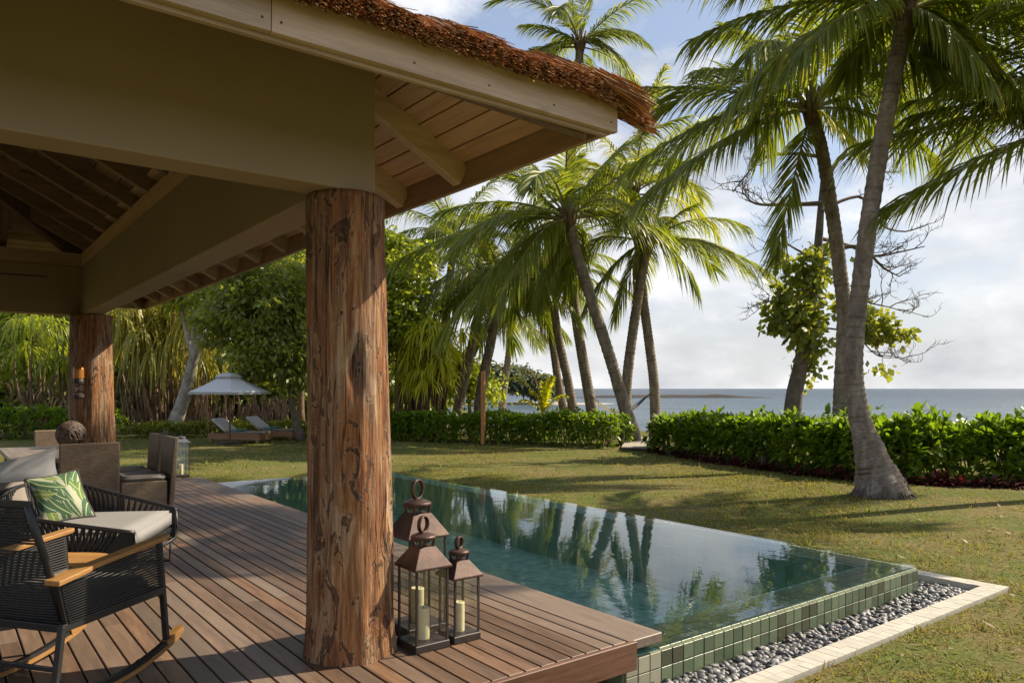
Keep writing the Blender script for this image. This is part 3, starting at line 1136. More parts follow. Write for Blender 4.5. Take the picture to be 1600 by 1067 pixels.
KZ = LAWN + 0.035
kerb = MB((7.45, 2.75, LAWN)).box((5.3, 2.69, LAWN - 0.05), (4.54, 0.168, 0.14)).box((7.486, 3.99, LAWN - 0.0505), (0.168, 2.43, 0.14)).build('stone_kerb', plain('kerb_mortar', (0.38, 0.36, 0.30), 0.9, 0.1, 10), loc=(7.45, 2.75, LAWN))
tag(kerb, kind='structure')
kme = MB().box((0, 0, 0), (0.0836, 0.0836, 0.05), bev=0.0015).mesh('paver')
kme.materials.append(M_KERB)
for i in range(53):
    for j in range(2):
        link('paver', kme, None, kerb, (7.528 - 0.0845 * i - 7.45, 2.648 + 0.0845 * j - 2.75, 0.014 + rng.uniform(-.0015, .0015)))
for i in range(2, 30):
    for j in range(2):
        link('paver', kme, None, kerb, (7.528 - 0.0845 * j - 7.45, 2.648 + 0.0845 * i - 2.75, 0.014 + rng.uniform(-.0015, .0015)))

# ------------------------------------------------------------------ plants: materials
M_FROND = leafmat('palm_leaflet', (0.072, 0.100, 0.016), (0.175, 0.20, 0.034), 0.47, 0.38, yellow=(0.22, 0.18, 0.035), ymix=0.05, tcol=(2.3, 2.3, 0.8))
M_FRONDY = leafmat('palm_leaflet_young', (0.14, 0.175, 0.018), (0.26, 0.28, 0.035), 0.5, 0.38, yellow=(0.28, 0.22, 0.04), ymix=0.12, tcol=(2.4, 2.3, 0.7))
M_RACHIS = plain('palm_rachis', (0.19, 0.17, 0.05), 0.5, 0.2, 4, bmp=0.0)
M_HEDGE = leafmat('hedge_leaf', (0.060, 0.110, 0.012), (0.165, 0.235, 0.022), 0.40, 0.36, tcol=(2.3, 2.4, 0.7))
M_BROAD = leafmat('broad_leaf', (0.066, 0.10, 0.022), (0.22, 0.26, 0.06), 0.45, 0.32, yellow=(0.16, 0.16, 0.03), ymix=0.07)
M_BROADL = leafmat('lime_leaf', (0.095, 0.145, 0.02), (0.23, 0.28, 0.04), 0.48, 0.36)
M_GOLD = leafmat('golden_leaf', (0.26, 0.30, 0.025), (0.50, 0.50, 0.04), 0.5, 0.4, tcol=(2.0, 1.9, 0.6))
M_PAND = leafmat('pandanus_leaf', (0.12, 0.135, 0.026), (0.33, 0.335, 0.085), 0.44, 0.36, yellow=(0.26, 0.19, 0.08), ymix=0.1)
M_DRY = leafmat('dry_leaf', (0.16, 0.10, 0.04), (0.34, 0.25, 0.12), 0.25, 0.6, tcol=(1.6, 1.4, 1.0))
M_RED = leafmat('red_leaf', (0.032, 0.012, 0.014), (0.105, 0.022, 0.030), 0.3, 0.35, yellow=(0.06, 0.07, 0.02), ymix=0.15, tcol=(2.4, 1.2, 1.0))
M_FAR = leafmat('far_leaf', (0.075, 0.095, 0.068), (0.135, 0.16, 0.105), 0.25, 0.6)  # green greyed and lightened: distance haze put into the leaf colour
M_TWIG = plain('grey_bark', (0.13, 0.105, 0.085), 0.85, 0.35, 6, bmp=0.4)
M_PALEBARK = plain('pale_bark', (0.34, 0.31, 0.27), 0.85, 0.5, 5, bmp=0.5)
M_BROWNBARK = plain('brown_bark', (0.135, 0.085, 0.05), 0.85, 0.4, 5, bmp=0.5)
M_ROOT = plain('aerial_root', (0.20, 0.125, 0.075), 0.85, 0.6, 2.0, bmp=0.3)


def trunk_mat():
    m, nt, b = new_mat('palm_trunk')
    tc = nt.nodes.new('ShaderNodeTexCoord')
    n = noise_n(nt, vec_scale(nt, tc.outputs['Object'], (3, 3, 1.2)), 2.0, 6, 0.65)
    n2 = noise_n(nt, vec_scale(nt, tc.outputs['Object'], (14, 14, 30)), 1.0, 5, 0.7)
    uv = nt.nodes.new('ShaderNodeAttribute')
    uv.attribute_name = 'ring'
    rg = math_n(nt, 'ADD', uv.outputs['Fac'], math_n(nt, 'MULTIPLY_ADD', n2, 0.5, -0.25))
    col = ramp(nt, math_n(nt, 'ADD', math_n(nt, 'MULTIPLY', n, 0.6), math_n(nt, 'MULTIPLY', n2, 0.4)), [(0.32, (0.085, 0.068, 0.052)), (0.5, (0.20, 0.165, 0.13)), (0.66, (0.36, 0.315, 0.26))])
    dk = ramp(nt, rg, [(0.60, 0.0), (0.98, 0.55)])
    col = mix_rgb(nt, dk, col, (0.055, 0.042, 0.032))
    lk(nt, col, b.inputs['Base Color'])
    b.inputs['Roughness'].default_value = 0.85
    b.inputs['Specular IOR Level'].default_value = 0.2
    bump(nt, b, math_n(nt, 'SUBTRACT', n2, dk), 0.8, 0.02)
    return m


M_TRUNK = trunk_mat()


def catmull(pts, n):
    pts = [Vector(p) for p in pts]
    P_ = [pts[0] * 2 - pts[1]] + pts + [pts[-1] * 2 - pts[-2]]
    out = []
    segs = len(pts) - 1
    for i in range(n + 1):
        t = i / n * segs
        k = min(int(t), segs - 1)
        f = t - k
        a, b, c, d = P_[k], P_[k + 1], P_[k + 2], P_[k + 3]
        out.append(0.5 * ((2 * b) + (c - a) * f + (2 * a - 5 * b + 4 * c - d) * f * f + (3 * b - a - 3 * c + d) * f ** 3))
    return out


def palm_trunk(pts, r0, r1, flare, org, seed, scar=0.13, fl_h=0.7):
    rs = random.Random(seed)
    L = sum((Vector(b) - Vector(a)).length for a, b in zip(pts[:-1], pts[1:]))
    nr = int(L / scar)
    n = 20
    cen = catmull(pts, nr * 3)
    vs, fs, ringv = [], [], []
    z0 = cen[0].z
    for i, c in enumerate(cen):
        t = i / (nr * 3)
        ph = i % 3
        r = (r0 + (r1 - r0) * t ** 0.8) * (1 + (0.045, 0.0, -0.035)[ph] + rs.uniform(-.008, .008))
        hz = max(0.0, c.z - z0)
        fl = math.exp(-(hz / fl_h) ** 1.4)
        tg = (cen[min(i + 1, len(cen) - 1)] - cen[max(i - 1, 0)]).normalized()
        ax = tg.cross(Vector((0, 1, 0.001))).normalized()
        ay = tg.cross(ax)
        tilt = rs.uniform(-.02, .02)
        rk = rs.uniform(.45, 1.0)
        for k in range(n):
            a = 2 * math.pi * k / n
            q = Vector((math.cos(a) * 2.6, math.sin(a) * 2.6, hz * 2.0 + seed * 5.3))
            nz = mnoise.fractal(q, 1.0, 2.0, 3)
            rr = r * (1 + 0.035 * nz) + flare * fl * (1 + 0.5 * nz)
            p = c + (ax * math.cos(a) + ay * math.sin(a)) * rr
            p.z += tilt * math.cos(a)
            vs.append(p - org)
            ringv.append(((rk, 0.25, 0.45)[ph]) * (1 - 0.8 * fl))
    m = len(cen)
    for i in range(m - 1):
        for k in range(n):
            k2 = (k + 1) % n
            fs.append((i * n + k, i * n + k2, (i + 1) * n + k2, (i + 1) * n + k))
    me = bpy.data.meshes.new('trunk')
    me.from_pydata(vs, [], fs)
    at = me.attributes.new('ring', 'FLOAT', 'POINT')
    at.data.foreach_set('value', ringv)
    return me, cen[-1]


def frond_np(P0, P1, P2, nl, ll, lw, rs, droop=0.6, vee=0.25, nseg=3, gap=0.0):
    """feather frond along a Bezier rib -> (verts, quads, n_leaflet_quads)"""
    P0, P1, P2 = (np.asarray(p, float) for p in (P0, P1, P2))

    def B(s):
        s = s[:, None]
        return (1 - s) ** 2 * P0 + 2 * s * (1 - s) * P1 + s * s * P2

    def T(s):
        s = s[:, None]
        return nrm(2 * (1 - s) * (P1 - P0) + 2 * s * (P2 - P1))
    s = np.linspace(0.13, 1.0, nl)
    s = np.concatenate([s, s]) + rs.uniform(-.004, .004, 2 * nl)
    s = np.clip(s, 0.1, 1.0)
    sg = np.concatenate([np.ones(nl), -np.ones(nl)])
    t = T(s)
    hor = P2 - P0
    hor[2] = 0
    if np.linalg.norm(hor) < 0.3:
        hor = np.array([1.0, 0.2, 0])
    side0 = nrm(np.cross(hor, [0, 0, 1.0])[None])[0]
    side = nrm(side0[None] - t * (t @ side0)[:, None])
    nn = np.cross(side, t)
    nn = np.where(nn[:, 2:3] < 0, -nn, nn)
    f = np.radians(38 + 34 * s ** 1.5) + rs.normal(0, 0.06, len(s))
    D = side * (sg * np.cos(f))[:, None] + t * np.sin(f)[:, None] + nn * (vee * (1 - s * 0.6) + rs.normal(0, .06, len(s)))[:, None]
    prof = np.clip(0.42 + 0.85 * np.sin(np.pi * (0.10 + 0.74 * s)), 0.2, 1.2) * np.where(s > .93, 0.75, 1.0)
    L = ll * prof * rs.uniform(0.86, 1.1, len(s))
    dr = droop * rs.uniform(0.7, 1.35, len(s))
    wv = nrm(t - D * np.sum(t * D, 1)[:, None] + nn * rs.normal(0, .35, len(s))[:, None])
    if gap > 0:
        k = rs.rand(len(s)) > gap
        s, t, D, L, dr, wv = s[k], t[k], D[k], L[k], dr[k], wv[k]
    V, Q = straps(B(s), D, L, lw * rs.uniform(.8, 1.15, len(s)), dr, nseg, [0.5, 1.0, 0.72, 0.05] if nseg == 3 else None, wv)
    # rib
    ns = 12
    u = np.linspace(0, 1, ns + 1)
    c, tt = B(u), T(u)
    sd = nrm(side0[None] - tt * (tt @ side0)[:, None])
    n2 = np.cross(sd, tt)
    r = (0.040 * (1 - u) ** 1.3 + 0.007)[:, None] * (np.linalg.norm(P2 - P0) / 4.2)
    RV = np.stack([c + sd * r * 1.2, c + n2 * r, c - sd * r * 1.2, c - n2 * r], 1).reshape(-1, 3)
    RQ = []
    for i in range(ns):
        for k in range(4):
            RQ.append((i * 4 + k, i * 4 + (k + 1) % 4, i * 4 + 4 + (k + 1) % 4, i * 4 + 4 + k))
    RQ = np.array(RQ)
    return np.concatenate([V, RV]), np.concatenate([Q, RQ + len(V)]), len(Q)


def frond_mesh(name, *a, mat=None, **kw):
    V, Q, nq = frond_np(*a, **kw)
    me = np_mesh(name, V, Q)
    me.materials.append(mat or M_FROND)
    me.materials.append(M_RACHIS)
    mi = np.zeros(len(Q), dtype=np.int32)
    mi[nq:] = 1
    me.polygons.foreach_set('material_index', mi)
    return me


FV = {}


def generic_fronds(mat, key):
    if key in FV:
        return FV[key]
    out = []
    rs = np.random.RandomState(len(FV) * 7 + 21)
    for el, bend in ((80, 30), (66, 50), (52, 66), (38, 76), (24, 72), (8, 62), (-12, 48), (-34, 36), (-56, 22)):
        for q in range(2):
            a, b2 = rad(el), rad(el - bend - rs.uniform(-8, 12))
            L = 1.0
            P1 = np.array([math.cos(a), rs.uniform(-.05, .05), math.sin(a)]) * 0.55 * L
            P2 = P1 + np.array([math.cos(b2), rs.uniform(-.22, .22), math.sin(b2)]) * 0.52 * L
            dr = 0.40 + 0.40 * q + max(0, (30 - el)) * 0.005
            me = frond_mesh('frond', np.zeros(3), P1 * 4.2, P2 * 4.2, 72, 0.94, 0.048, rs, mat=mat, droop=dr, vee=0.3 - .25 * q)
            out.append((el, me))
    FV[key] = out
    return out


def palm(label, trunk, r0, r1, flare, seed, hero=(), ngen=16, size=4.2, els=None, mat=None, key='a', azr=None, group='coconut palms on the lawn edge and shore', scar=0.13, fl_h=0.7, tuck=0.0):
    pts = [P(*p) for p in trunk]
    if pts[0].z > LAWN:
        pts = [Vector((pts[0].x, pts[0].y, LAWN - 0.05))] + pts if tuck == 0 else pts
    org = Vector((pts[0].x, pts[0].y, LAWN))
    t = thing('palm_tree', label, 'palm tree', org, 0, group)
    me, top = palm_trunk(pts, r0, r1, flare, org, seed, scar, fl_h)
    link('trunk', me, M_TRUNK, t, smooth=True)
    rs = np.random.RandomState(seed)
    rr = random.Random(seed)
    ctr = top - org
    for h in hero:
        (tx, ty, td), lift = h[0], h[1]
        q = P(tx, ty, td) - org
        drp = h[2] if len(h) > 2 else 0.75
        p1 = ctr * 0.5 + q * 0.5
        p1 = ctr.lerp(q, 0.42)
        L = (q - ctr).length
        p1.z += lift * L
        arc = L * (1 + lift * lift)
        me = frond_mesh('frond', ctr, p1, q, int(60 + 8 * arc), 0.225 * max(arc, 3.2), 0.049, rs, mat=(h[3] if len(h) > 3 else None) or mat or M_FROND, droop=drp * 0.8, vee=rs.uniform(0.0, 0.28))
        link('frond', me, None, t)
    gen = generic_fronds(mat or M_FROND, key)
    az = rr.uniform(0, 360)
    for i in range(ngen):
        az += 137.5
        lo, hi = els or (-40, 80)
        el = hi - (hi - lo) * ((i + rr.uniform(0, .6)) / max(1, ngen)) ** 0.9
        cand = sorted(gen, key=lambda g: abs(g[0] - el) + rr.uniform(0, 12))[0]
        a = az if azr is None else rr.uniform(*azr)
        o = link('frond', cand[1], None, t)
        o.location = ctr + Vector((0, 0, rr.uniform(-.12, .12)))
        o.rotation_euler = (rr.uniform(-.25, .25), 0, rad(a))
        s = size / 4.2 * rr.uniform(0.82, 1.1)
        o.scale = (s, s, s)
    if flare > 0.2:
        mb = MB()
        rq = random.Random(seed)
        for i in range(260):
            a = rq.uniform(0, 6.283)
            r_ = r0 + flare * rq.uniform(.55, 1.0)
            zt = .06 + .30 * rq.random() ** 2
            rt = r0 + flare * math.exp(-(zt / fl_h) ** 1.4) + .0
            e = Vector((math.cos(a), math.sin(a), 0))
            tz = Vector((-math.sin(a), math.cos(a), 0)) * rq.uniform(-.08, .08)
            rz = pts[0] - org
            mb.tube([rz + e * rt + Vector((0, 0, zt)), rz + e * (rt + .04) + tz + Vector((0, 0, zt * .55)), rz + e * (r0 + flare + rq.uniform(.0, .10)) + tz * 1.6 + Vector((0, 0, rq.uniform(-.02, .03)))], [.004, .012, .008], 5, cap=False)
        mb.build('root_mass', M_TWIG, t, smooth=True)['kind'] = 'stuff'
    # fibrous leaf bases at the crown
    mb = MB()
    for i in range(9):
        a = i * 2.4
        d = Vector((math.cos(a), math.sin(a), 0))
        mb.tube([ctr + d * r1 * .5 - Vector((0, 0, .35)), ctr + d * r1 * 1.15, ctr + d * (r1 + .16) + Vector((0, 0, .42))], [r1 * .5, r1 * .42, .03], 6)
    mb.build('leaf_bases', M_BROWNBARK, t, smooth=True)
    return t


# the two tall palms on the right, the one out of frame, then the groves towards the shore
palm('tall palm with a swollen root foot on the lawn right of the pool, leaning right', [(1379, 776, 12.6), (1362, 718, 12.65), (1341, 640, 12.7), (1334, 560, 12.7), (1345, 440, 12.7), (1366, 290, 12.65), (1387, 170, 12.6), (1404, 80, 12.6), (1412, 18, 12.6)], 0.166, 0.128, 0.26, 31,
     hero=[((1085, 60, 13.0), 0.20, .9), ((1150, 150, 11.4), 0.22, 1.0), ((1240, 95, 11.0), 0.22, .9), ((1600, 175, 12.4), 0.28, .9), ((1545, 120, 11.4), 0.30, .8), ((1660, 60, 13.5), 0.2, .8), ((1480, 105, 13.6), 0.35, .8),
           ((1060, -60, 13.5), 0.15, .8), ((1320, 120, 14.2), 0.3, .7)], ngen=13, els=(12, 80), size=4.4, key='a')
palm('slender palm rising behind the hedge with a full crown, just left of the tallest trunk', [(1312, 690, 17), (1314, 620, 17), (1319, 500, 17), (1312, 420, 17), (1300, 330, 17), (1284, 235, 17), (1268, 172, 17)], 0.185, 0.135, 0.08, 32,
     hero=[((985, 262, 16.2), 0.22, .9), ((1015, 300, 15.2), 0.13, .8), ((955, 140, 17.5), 0.10, .8), ((1212, 402, 16.6), 0.05, .25), ((1340, 235, 16.2), 0.22, .5, M_GOLD), ((1130, 40, 18), 0.15, .8), ((1190, -20, 17), .1, .7), ((1500, 130, 17.5), 0.14, .9), ((1460, 250, 18.5), 0.2, .9), ((1090, 110, 15.8), 0.22, .9), ((1400, 20, 16), 0.12, .8)], ngen=12, els=(15, 80), size=4.5, key='a')
palm('palm standing beyond the right edge of the photo, its fronds hanging in from the right', [(1830, 765, 13.2), (1815, 560, 13.2), (1790, 350, 13.2), (1765, 175, 13.2)], 0.2, 0.15, 0.15, 33,
     hero=[((1425, 180, 12.8), 0.12, .9), ((1450, 60, 13.6), 0.15, .9), ((1480, 130, 12.2), 0.14, .9), ((1386, 325, 12.6), 0.10, .75), ((1340, 225, 13.4), 0.10, .9), ((1365, 115, 14.4), 0.14, .9), ((1420, 160, 14.0), 0.16, .9), ((1540, 20, 12.6), 0.1, .8)], ngen=9, els=(25, 80), size=4.2, key='a')
palm('curved palm leaning left with a dense drooping crown, beside the garden path', [(988, 676, 24.5), (972, 622, 24.4), (955, 565, 24.2), (922, 462, 24), (900, 392, 24), (888, 345, 24)], 0.215, 0.165, 0.10, 34,
     hero=[((688, 520, 23), 0.22, .8), ((625, 405, 24), 0.18, .8), ((1050, 372, 24.5), 0.30, .8), ((770, 262, 24.5), 0.12, .8), ((905, 190, 24.5), 0.1, .6), ((975, 225, 25), 0.1, .6), ((780, 470, 22), 0.3, .9), ((840, 480, 25), 0.3, .8), ((690, 330, 26), 0.2, .8)], ngen=15, els=(0, 75), size=4.6, key='b')
palm('palm leaning right behind the path with one long frond arching over the sea', [(978, 640, 27), (980, 590, 27), (990, 510, 27), (1003, 430, 27), (1012, 382, 27)], 0.21, 0.16, 0.05, 35,
     hero=[((1228, 448, 26.5), 0.26, .7), ((915, 480, 26.5), 0.3, .8), ((1085, 320, 27), 0.15, .7), ((960, 500, 28), 0.3, .7), ((930, 330, 27), 0.2, .7)], ngen=12, els=(5, 80), size=4.2, key='b')
palm('straight palm right of the hammock with bright yellow green fronds above', [(1024, 648, 28), (1021, 590, 28), (1012, 520, 28), (1003, 450, 28), (995, 350, 28), (990, 300, 28)], 0.205, 0.15, 0.05, 36,
     hero=[((1090, 255, 27.5), 0.2, .7), ((1075, 215, 28), 0.12, .6), ((905, 250, 28), 0.2, .7)], ngen=13, els=(0, 80), size=4.3, mat=M_FRONDY, key='y')
palm('very tall palm whose crown shows above the thatched roof corner', [(925, 645, 29), (912, 570, 29), (898, 480, 29), (889, 380, 29), (893, 240, 29), (903, 130, 29), (906, 70, 29)], 0.23, 0.15, 0.05, 37,
     hero=[((995, 60, 28.5), 0.25, .7), ((985, 110, 28.5), 0.35, .6), ((820, 40, 29), 0.15, .7), ((815, 95, 29), 0.2, .8), ((870, -60, 29), 0.1, .5), ((940, -50, 29), 0.1, .5)], ngen=10, els=(-25, 80), size=4.0, key='b')
palm('slim palm left of the hammock, its trunk crossing another behind the hedge', [(895, 640, 31), (886, 590, 31), (873, 530, 31), (864, 470, 31), (858, 430, 31)], 0.21, 0.16, 0.05, 38, ngen=15, els=(-12, 78), size=3.8, key='b')
palm('slim straight palm close behind its twin in the middle of the grove', [(880, 640, 33), (871, 590, 33), (863, 530, 33), (858, 480, 33), (862, 420, 33)], 0.19, 0.15, 0.05, 39, ngen=14, els=(-12, 78), size=3.8, key='b')
palm('palm leaning right behind the orange wooden post', [(748, 650, 30), (753, 600, 30), (766, 540, 30), (779, 470, 30), (784, 440, 30)], 0.225, 0.17, 0.05, 40, ngen=16, els=(-12, 75), size=4.2, key='b')
palm('leftmost leaning palm of the shore grove with a pale ringed trunk', [(714, 645, 32), (724, 600, 32), (737, 540, 32), (749, 485, 32), (757, 450, 32)], 0.22, 0.17, 0.05, 41, ngen=16, els=(-12, 75), size=4.2, key='a')
palm('thin pale palm far back in the grove above the beach', [(784, 645, 40), (789, 600, 40), (796, 540, 40), (800, 500, 40)], 0.20, 0.16, 0.04, 42, ngen=11, els=(-25, 75), size=3.6, key='b')
palm('low feathery palm crown right behind the log column, against the sky', [(690, 640, 34), (695, 540, 34), (702, 440, 34), (712, 375, 34)], 0.2, 0.16, 0.05, 43, ngen=16, els=(-10, 78), size=4.4, key='a')


# ------------------------------------------------------------------ broadleaf crowns
def leaf_cloud(rs, blobs, n, size, aspect=0.55, clump=0.30, nclump=None, down=0.25, droop=0.2, fill=0.45):
    """blobs: (centre, (rx, ry, rz)); leaves gathered in clumps through the crown volume"""
    Vs = []
    vol = np.array([b[1][0] * b[1][1] * b[1][2] for b in blobs]) ** 0.67
    pr = vol / vol.sum()
    nclump = nclump or max(20, n // 28)
    bi = rs.choice(len(blobs), nclump, p=pr)
    C = np.array([blobs[i][0] for i in bi], float)
    R = np.array([blobs[i][1] for i in bi], float)
    d = fib_dirs(rs, nclump)
    rad_ = rs.rand(nclump) ** fill
    cc = C + d * R * rad_[:, None]
    k = rs.randint(0, nclump, n)
    p = cc[k] + rs.normal(0, clump, (n, 3)) * np.array([1, 1, 0.7])
    out = nrm(d[k] * 0.7 + rs.normal(0, .7, (n, 3)) + np.array([0, 0, -down]))
    L = size * rs.uniform(0.65, 1.3, n)
    wv = nrm(np.cross(out, fib_dirs(rs, n)))
    return straps(p, out, L, L * aspect, droop, 2, [0.18, 1.0, 0.08], wv)


def blobs_px(lst):
    out = []
    for px, py, d, rx, ry in lst:
        c = P(px, py, d)
        k = d / FOC
        out.append((tuple(c), (rx * k, rx * k, ry * k)))
    return out


def limb_set(mb, a, b, r, rs, n=5):
    a, b = Vector(a), Vector(b)
    mid = a.lerp(b, 0.5) + Vector((rs.uniform(-.2, .2), rs.uniform(-.2, .2), rs.uniform(-.1, .25))) * (b - a).length * 0.3
    mb.tube(catmull([a, mid, b], 6), [r * (1 - 0.13 * i) for i in range(7)], 7)


def broad_tree(name, label, cat, base, trunk, r, blobs, n, size, mat, seed, tmat=None, limbs=True, group=None, **kw):
    rs = np.random.RandomState(seed)
    rr = random.Random(seed)
    base = Vector(base)
    t = thing(name, label, cat, base, 0, group)
    mb = MB(base)
    pts = catmull(trunk, 12)
    mb.tube(pts, [r * (1.25 if i == 0 else 1 - 0.05 * i) for i in range(13)], 10)
    if limbs:
        for c, R in blobs:
            limb_set(mb, pts[rr.randint(7, 12)], Vector(c) + Vector((0, 0, -0.1 * R[2])), r * 0.4, rr)
    mb.build('trunk', tmat or M_BROWNBARK, t, smooth=True)
    V, Q = leaf_cloud(rs, blobs, n, size, **kw)
    link('crown', np_mesh('crown', V - np.array(base), Q), mat, t)
    return t


def ground_at(px, d):
    return P(px, 0, d).xy.to_3d() + Vector((0, 0, LAWN))


b0 = ground_at(470, 25.5)
broad_tree('broadleaf_tree', 'dense dark green round tree between the parasol and the log column', 'tree', b0, [b0, P(458, 640, 25.2), P(448, 580, 25), P(425, 520, 25)], 0.13,
           blobs_px([(400, 478, 25, 72, 52), (345, 505, 25, 40, 40), (455, 475, 25, 50, 60), (432, 545, 25, 58, 42), (385, 555, 24.5, 44, 30), (350, 455, 26, 45, 35), (478, 560, 25, 42, 50), (415, 430, 26, 75, 32), (520, 480, 26, 50, 70)]), 25000, 0.19, M_BROAD, 51, tmat=M_TWIG, clump=0.19, nclump=620)
b0 = ground_at(268, 28.5)
broad_tree('leaning_tree', 'pale leaning trunk left of the parasol under green leaves', 'tree', b0, [b0, P(274, 660, 28.4), P(286, 625, 28.3), P(303, 560, 28), P(322, 495, 27.8)], 0.33,
           blobs_px([(318, 455, 27.5, 40, 30), (280, 445, 28, 45, 30), (350, 440, 28, 50, 30)]), 5200, 0.2, M_BROADL, 52, tmat=M_PALEBARK)
b0 = ground_at(622, 28)
broad_tree('broadleaf_tree', 'tall deep green tree showing right of the near log column', 'tree', b0, [b0, P(622, 600, 28), P(625, 520, 28), P(630, 450, 28)], 0.16,
           blobs_px([(622, 440, 28, 34, 55), (650, 410, 29, 30, 34), (600, 500, 28, 45, 60), (640, 500, 28, 42, 50), (600, 400, 29, 35, 40), (560, 450, 29, 60, 70)]), 14000, 0.21, M_BROADL, 53, nclump=380)
b0 = ground_at(735, 34)
broad_tree('shore_tree', 'small leafy green tree between the leaning palms and the beach', 'tree', b0, [b0, P(733, 610, 34), P(728, 580, 34), P(725, 560, 34)], 0.10,
           blobs_px([(722, 575, 34, 22, 26), (742, 600, 34, 20, 22), (705, 600, 34, 26, 24), (770, 610, 35, 16, 18)]), 3200, 0.22, M_BROADL, 54)


def strap_clump(name, label, cat, base, rosettes, nleaf, L, Wd, mat, seed, droop=(0.8, 1.6), stem_mat=None, up=0.5, group=None, nseg=4):
    """rosettes: list of points; each rosette of strap leaves is one part"""
    rs = np.random.RandomState(seed)
    base = Vector(base)
    t = thing(name, label, cat, base, 0, group)
    for c in rosettes:
        c = np.array(c)
        D = fib_dirs(rs, nleaf)
        D[:, 2] = np.abs(D[:, 2]) * up + 0.12
        Lr = L * rs.uniform(0.6, 1.15, nleaf)
        V, Q = straps(np.repeat(c[None], nleaf, 0) + rs.normal(0, .05, (nleaf, 3)), D, Lr, Wd * rs.uniform(.7, 1.1, nleaf), rs.uniform(*droop, nleaf), nseg)
        link('leaf_rosette', np_mesh('leaf_rosette', V - np.array(base), Q), mat, t)
    mb = MB(base)
    for c in rosettes:
        g = Vector((c[0] * 0.55 + base.x * 0.45 + rs.normal(0, .2), c[1] * 0.55 + base.y * 0.45 + rs.normal(0, .2), LAWN))
        limb_set(mb, g, c, 0.06, random.Random(int(c[0] * 100)))
    mb.build('stem', stem_mat or M_BROWNBARK, t, smooth=True)
    return t


rs0 = random.Random(60)
ros = [P(rs0.uniform(178, 345), rs0.uniform(430, 545), rs0.uniform(29, 33)) for _ in range(34)]
pd = strap_clump('pandanus_tree', 'screw pine thicket with long hanging strap leaves over a curtain of brown roots', 'tree', ground_at(262, 31.5), ros, 46, 2.5, 0.085, M_PAND, 61, droop=(1.0, 2.4), stem_mat=M_ROOT)
mb = MB(pd.location)
for i in range(150):
    px = rs0.uniform(182, 452)
    d = rs0.uniform(29.5, 31.5)
    top = P(px + rs0.uniform(-10, 10), rs0.uniform(560, 622) if px < 345 else rs0.uniform(615, 640), d + 0.6)
    gq = ground_at(px + rs0.uniform(-16, 16), d)
    mb.tube([gq, gq.lerp(top, 0.5) + Vector((rs0.uniform(-.1, .1), rs0.uniform(-.1, .1), 0)), top], [0.05, 0.035, 0.03], 5, cap=False)
mb.build('prop_roots', M_ROOT, pd, smooth=True)

ros = [P(rs0.uniform(20, 112), rs0.uniform(490, 575), rs0.uniform(29, 32)) for _ in range(13)]
strap_clump('fan_shrub', 'tall shrub of drooping strap leaves left of the far log column', 'shrub', ground_at(75, 31), ros, 34, 1.7, 0.07, M_BROADL, 62, droop=(0.7, 1.6))
ros = [P(x, y, 28.5) for x, y in ((10, 600), (40, 612), (75, 605), (98, 622))]
strap_clump('dry_palm', 'low clump of bleached dry fronds at the far left above the hedge', 'shrub', ground_at(55, 28.5), ros, 24, 1.1, 0.05, M_DRY, 63, droop=(0.4, 1.1))
ros = [P(rs0.gauss(666, 22), rs0.uniform(505, 600), rs0.uniform(26.6, 28.6)) for _ in range(60)]
strap_clump('golden_shrub', 'bright yellow green feathery shrub right of the log column behind the hedge', 'shrub', ground_at(660, 28.5), ros, 44, 1.15, 0.075, M_GOLD, 64, droop=(0.6, 1.8), up=0.8)
ros = [P(rs0.gauss(630, 20), rs0.uniform(560, 630), rs0.uniform(28.5, 30)) for _ in range(16)]
strap_clump('bamboo_clump', 'olive green clump of arching canes close behind the near log column', 'shrub', ground_at(628, 29.5), ros, 30, 1.3, 0.06, M_BROADL, 65, droop=(0.3, 1.2), up=1.0)
# young palm with yellowing fronds over the hedge
yp = ground_at(845, 27)
ypt = thing('young_palm', 'young yellowing palm with bent fronds behind the hedge in mid grove', 'palm tree', yp)
ry = np.random.RandomState(5)
for tx, ty, lift in ((800, 590, .35), (828, 582, .3), (862, 590, .25), (818, 625, .25), (880, 618, .3), (850, 600, .2), (835, 615, .3)):
    q = P(tx, ty, 27) - yp
    c0 = P(850, 650, 27) - yp
    p1 = c0.lerp(q, .45)
    p1.z += lift * (q - c0).length * 1.4
    link('frond', frond_mesh('frond', c0, p1, q, 38, 0.42, 0.05, ry, mat=M_GOLD if tx != 828 else M_DRY, droop=.6), None, ypt)

# woodland closing the view on the left
bl = [(px, rs0.uniform(450, 600), rs0.uniform(40, 46), rs0.uniform(50, 80), rs0.uniform(40, 70)) for px in range(-220, 560, 34)]
bl += [(px, 620, 42, 60, 40) for px in range(-220, 640, 50)] + [(590, 560, 44, 50, 60), (640, 590, 46, 45, 40), (680, 610, 46, 35, 26)]
V, Q = leaf_cloud(np.random.RandomState(70), blobs_px(bl), 52000, 0.42, clump=0.5, nclump=2600, fill=0.4)
tag(link('woodland', np_mesh('woodland', V, Q), M_BROAD), 'mass of dark trees closing the garden on the left', 'woodland', kind='stuff')
